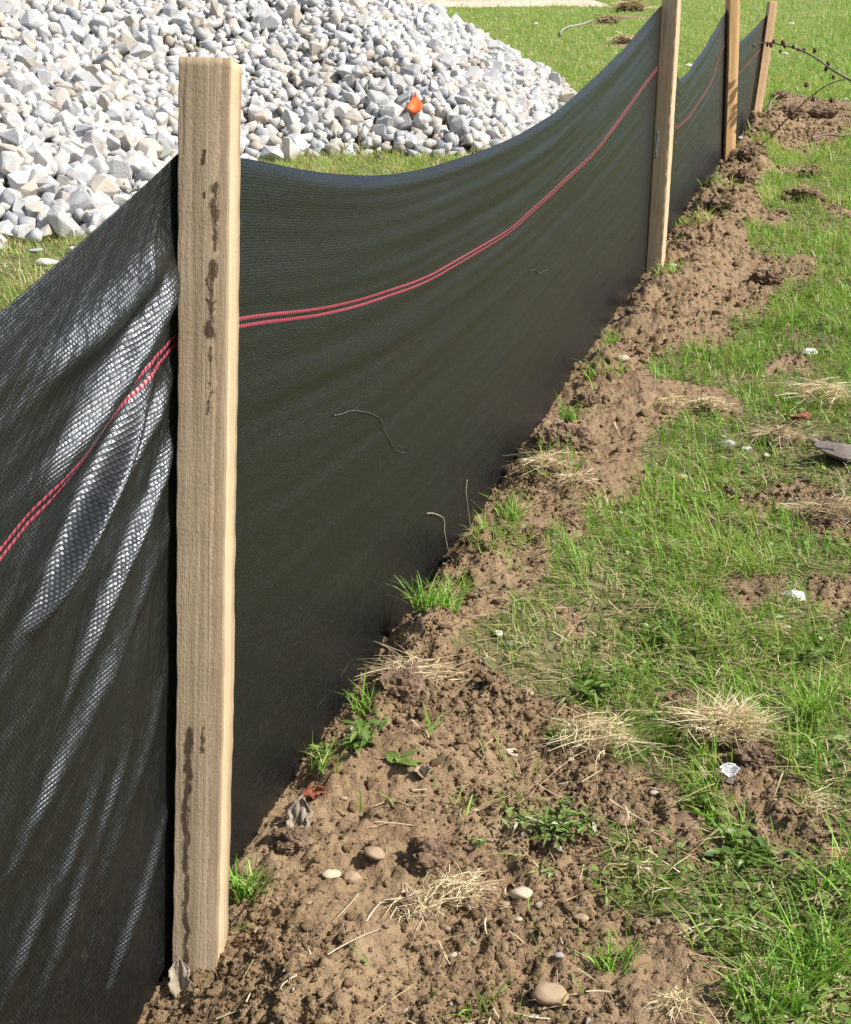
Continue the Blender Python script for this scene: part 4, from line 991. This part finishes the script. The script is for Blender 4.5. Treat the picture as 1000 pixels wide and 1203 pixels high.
def bark(px, py, w_, h_, mat, label):
    p = G(px, py); z = gz(p.x, p.y); k = depth(p.x, p.y, z)/FPX
    o = bpy.data.objects.new('bark_chip', clod_mesh('bark_chip', (w_*k/2, w_*k/4, h_*k/2), px*.1, M[mat], 3)); C.objects.link(o); o.location = (p.x, p.y, z+h_*k*.6+.012); o.rotation_euler = (0, -.15, .2)
    return tag(o, label, 'bark chip')
bark(939,502,26,8,'redbark','red brown bark chip on grass above the rounded tan straw clump')

# ------------------------------------------------------------------ twigs, roots, cord, flag
def tube(name, pts, r0, r1, mat, parent=None, seg=6, sub=6, wob=0, seed=0):
    pts = [Vector(p) for p in pts]; rr = random.Random(seed); path_ = []
    for i in range(len(pts)-1):
        a = pts[max(i-1, 0)]; b = pts[i]; c = pts[i+1]; d = pts[min(i+2, len(pts)-1)]
        for k in range(sub):
            t = k/sub; path_.append(.5*((2*b)+(c-a)*t+(2*a-5*b+4*c-d)*t*t+(3*b-a-3*c+d)*t**3))
    path_.append(pts[-1]); n = len(path_); V = []
    for i, p in enumerate(path_):
        tg = (path_[min(i+1, n-1)]-path_[max(i-1, 0)]).normalized(); s = tg.cross(Vector((0, .3, 1))).normalized(); u = s.cross(tg); r = r0+(r1-r0)*i/(n-1); r *= 1+wob*rr.uniform(-1, 1)
        for k in range(seg): a = 2*math.pi*k/seg; V.append(p+s*math.cos(a)*r+u*math.sin(a)*r)
    F = [(i*seg+k, i*seg+(k+1) % seg, (i+1)*seg+(k+1) % seg, (i+1)*seg+k) for i in range(n-1) for k in range(seg)]
    F += [tuple(reversed(range(seg))), tuple((n-1)*seg+k for k in range(seg))]
    return meshobj(name, np.array([tuple(v) for v in V]), F, mat, parent, True)
g0 = G(1040, 150)
br = empty('budded_branch', g0, 'thin bare branch with dark buds arching in from the right edge above the soil', 'branch')
def rel(pts): return [Vector(p)-Vector(g0) for p in pts]
db_ = 5.4
main = [P(1075,190,5.2),P(1045,135,5.25),P(1015,102,5.3),(P(995,92,5.35)),P(975,80,5.4),P(955,66,5.45),P(935,57,5.5),P(915,52,5.55),P(900,50,5.6),P(886,53,5.62)]
tube('stem', rel(main), .0065, .0022, M['bark'], br, wob=.15)
for i, (px, py) in enumerate([(886,54),(902,52),(909,49),(920,50),(917,60),(922,54),(932,55),(938,58),(944,59),(957,60),(957,59),(973,75),(971,81),(979,91),(906,53),(945,60)]):
    me = clod_mesh('bud', (.0085, .0075, .011), i, M['bud'], 2); o = bpy.data.objects.new('bud', me); C.objects.link(o); o.parent = br; o.location = P(px, py, 5.5)-Vector(g0); s_ = random.uniform(.7, 1.2); o.scale = (s_,)*3
tw = empty('bare_twig', G(893, 176), 'bare twig rising from the soil behind the ridge toward the budded branch', 'twig')
g1 = Vector(G(893,176))
tube('stem', [Vector(p)-g1 for p in (G(893,177), P(900,167,5.9), P(915,150,5.8), P(935,130,5.7), P(950,116,5.6), P(972,100,5.5), P(996,92,5.4))], .005, .002, M['bark'], tw, wob=.15)
for px, py in ((930,133),(955,117),(977,118),(948,100)):
    me = clod_mesh('bud', (.011, .010, .012), px, M['bud'], 2); o = bpy.data.objects.new('bud', me); C.objects.link(o); o.parent = tw; o.location = P(px, py, 5.65)-g1
t3 = [G(953,169)+Vector((0,0,.03)), G(970,166)+Vector((0,0,.035)), G(990,166)+Vector((0,0,.03)), G(1015,160)+Vector((0,0,.04)), G(1060,150)+Vector((0,0,.05))]
tag(tube('bare_twig', t3, .006, .004, M['bark'], wob=.1), 'thin straight twig lying low at the right edge below the branch', 'twig')
t4 = [G(912,160)+Vector((0,0,.02)), G(925,163)+Vector((0,0,.03)), G(938,168)+Vector((0,0,.02))]
tag(tube('bare_twig', t4, .012, .006, M['bark'], wob=.2), 'short dark stick on the soil right of the farthest stake', 'twig')
t5 = [G(900,145)+Vector((0,0,.02)), G(905,132)+Vector((0,0,.06)), G(915,120)+Vector((0,0,.05))]
tag(tube('bare_twig', t5, .007, .004, M['bark'], wob=.2), 'pale short stalk beside the farthest stake', 'twig')
cd = [G(660,45),G(659,41),G(662,37),G(668,34),G(678,32),G(690,29),G(700,24)]
tag(tube('cord', [c+Vector((0,0,.03)) for c in cd], .010, .008, M['cord']), 'pale grey bent cord lying on the far lawn', 'cord')
def onS1(px, py, off=.004):
    s, z = on_span(S1.b0, S1.b1, px, py); u = s/S1.L; T = S1.t0.z+(S1.t1.z-S1.t0.z)*u-np.interp(u, *S1.sag); B = S1.l0.z+(S1.l1.z-S1.l0.z)*u
    return Vector(S1.pos(np.array([u]), np.array([(T-z)/(T-B)]))[0])+S1.n*off
tag(tube('dry_root', [onS1(*p) for p in [(499,604),(508,604),(520,610),(521,625),(524,640),(528,655),(538,660),(548,656)]], .0009, .0007, M['root'], seg=5), 'thin branching pale root clinging low on the dark cloth', 'root')
tag(tube('dry_root', [onS1(*p) for p in [(547,564),(546,580),(549,600),(552,624)]], .0008, .0005, M['root'], seg=5), 'straight thin pale root hanging on the dark cloth above the branching one', 'root')
# pulled crease lines in the cloth are modelled as part of the span
for pts in ([(374,491),(384,489),(396,485),(412,486),(426,489),(438,496),(442,506),(452,520),(458,530),(472,534)], [(620,318),(628,317),(634,321),(644,316)]):
    o = tube('snag', [onS1(*p, off=.0016) for p in pts], .0008, .0005, M['snag'], seg=6); o.parent = [c for c in fence.children if c.name.startswith('fabric_span')][1]
    o.matrix_parent_inverse = Matrix.Translation(-Vector(fence.location)) if False else o.matrix_parent_inverse

def flag():
    dd = 6.75
    px, py = 487, 150
    # find where the flag stands on the heap
    base = None
    for d_ in np.linspace(5.5, 9, 400):
        p = P(487, 152, d_)
        if p.z < float(slope_z(np.array([p.y]))[0]+pile_h(np.array([p.x]), np.array([p.y]))[0]): base = p; dd = d_; break
    e = empty('marker_flag', base, 'small orange marker flag on a wire stuck in the limestone heap', 'flag')
    top = P(489, 106, dd)-base
    tube('wire_stem', [Vector((0, 0, -.1)), Vector((0, 0, .02)), top*.6, top], .0022, .0018, M['wire'], e)
    corners = {'t': P(489,107,dd)-base, 'l': P(477,127,dd-.03)-base, 'b': P(491,138,dd)-base, 'r': P(497,124,dd-.02)-base}
    n = 9; V = []
    for i in range(n):
        for j in range(n):
            a, b_ = i/(n-1), j/(n-1)
            p = corners['t']*(1-a)*(1-b_)+corners['l']*a*(1-b_)+corners['r']*(1-a)*b_+corners['b']*a*b_
            p = p+Vector((0, .012*math.sin(a*4+b_*3), .002*math.sin(b_*9))); V.append(tuple(p))
    o = meshobj('flag_sheet', np.array(V), gridfaces(n, n), M['flag'], e, True); s = o.modifiers.new('thick', 'SOLIDIFY'); s.thickness = .0008
flag()
print('done')
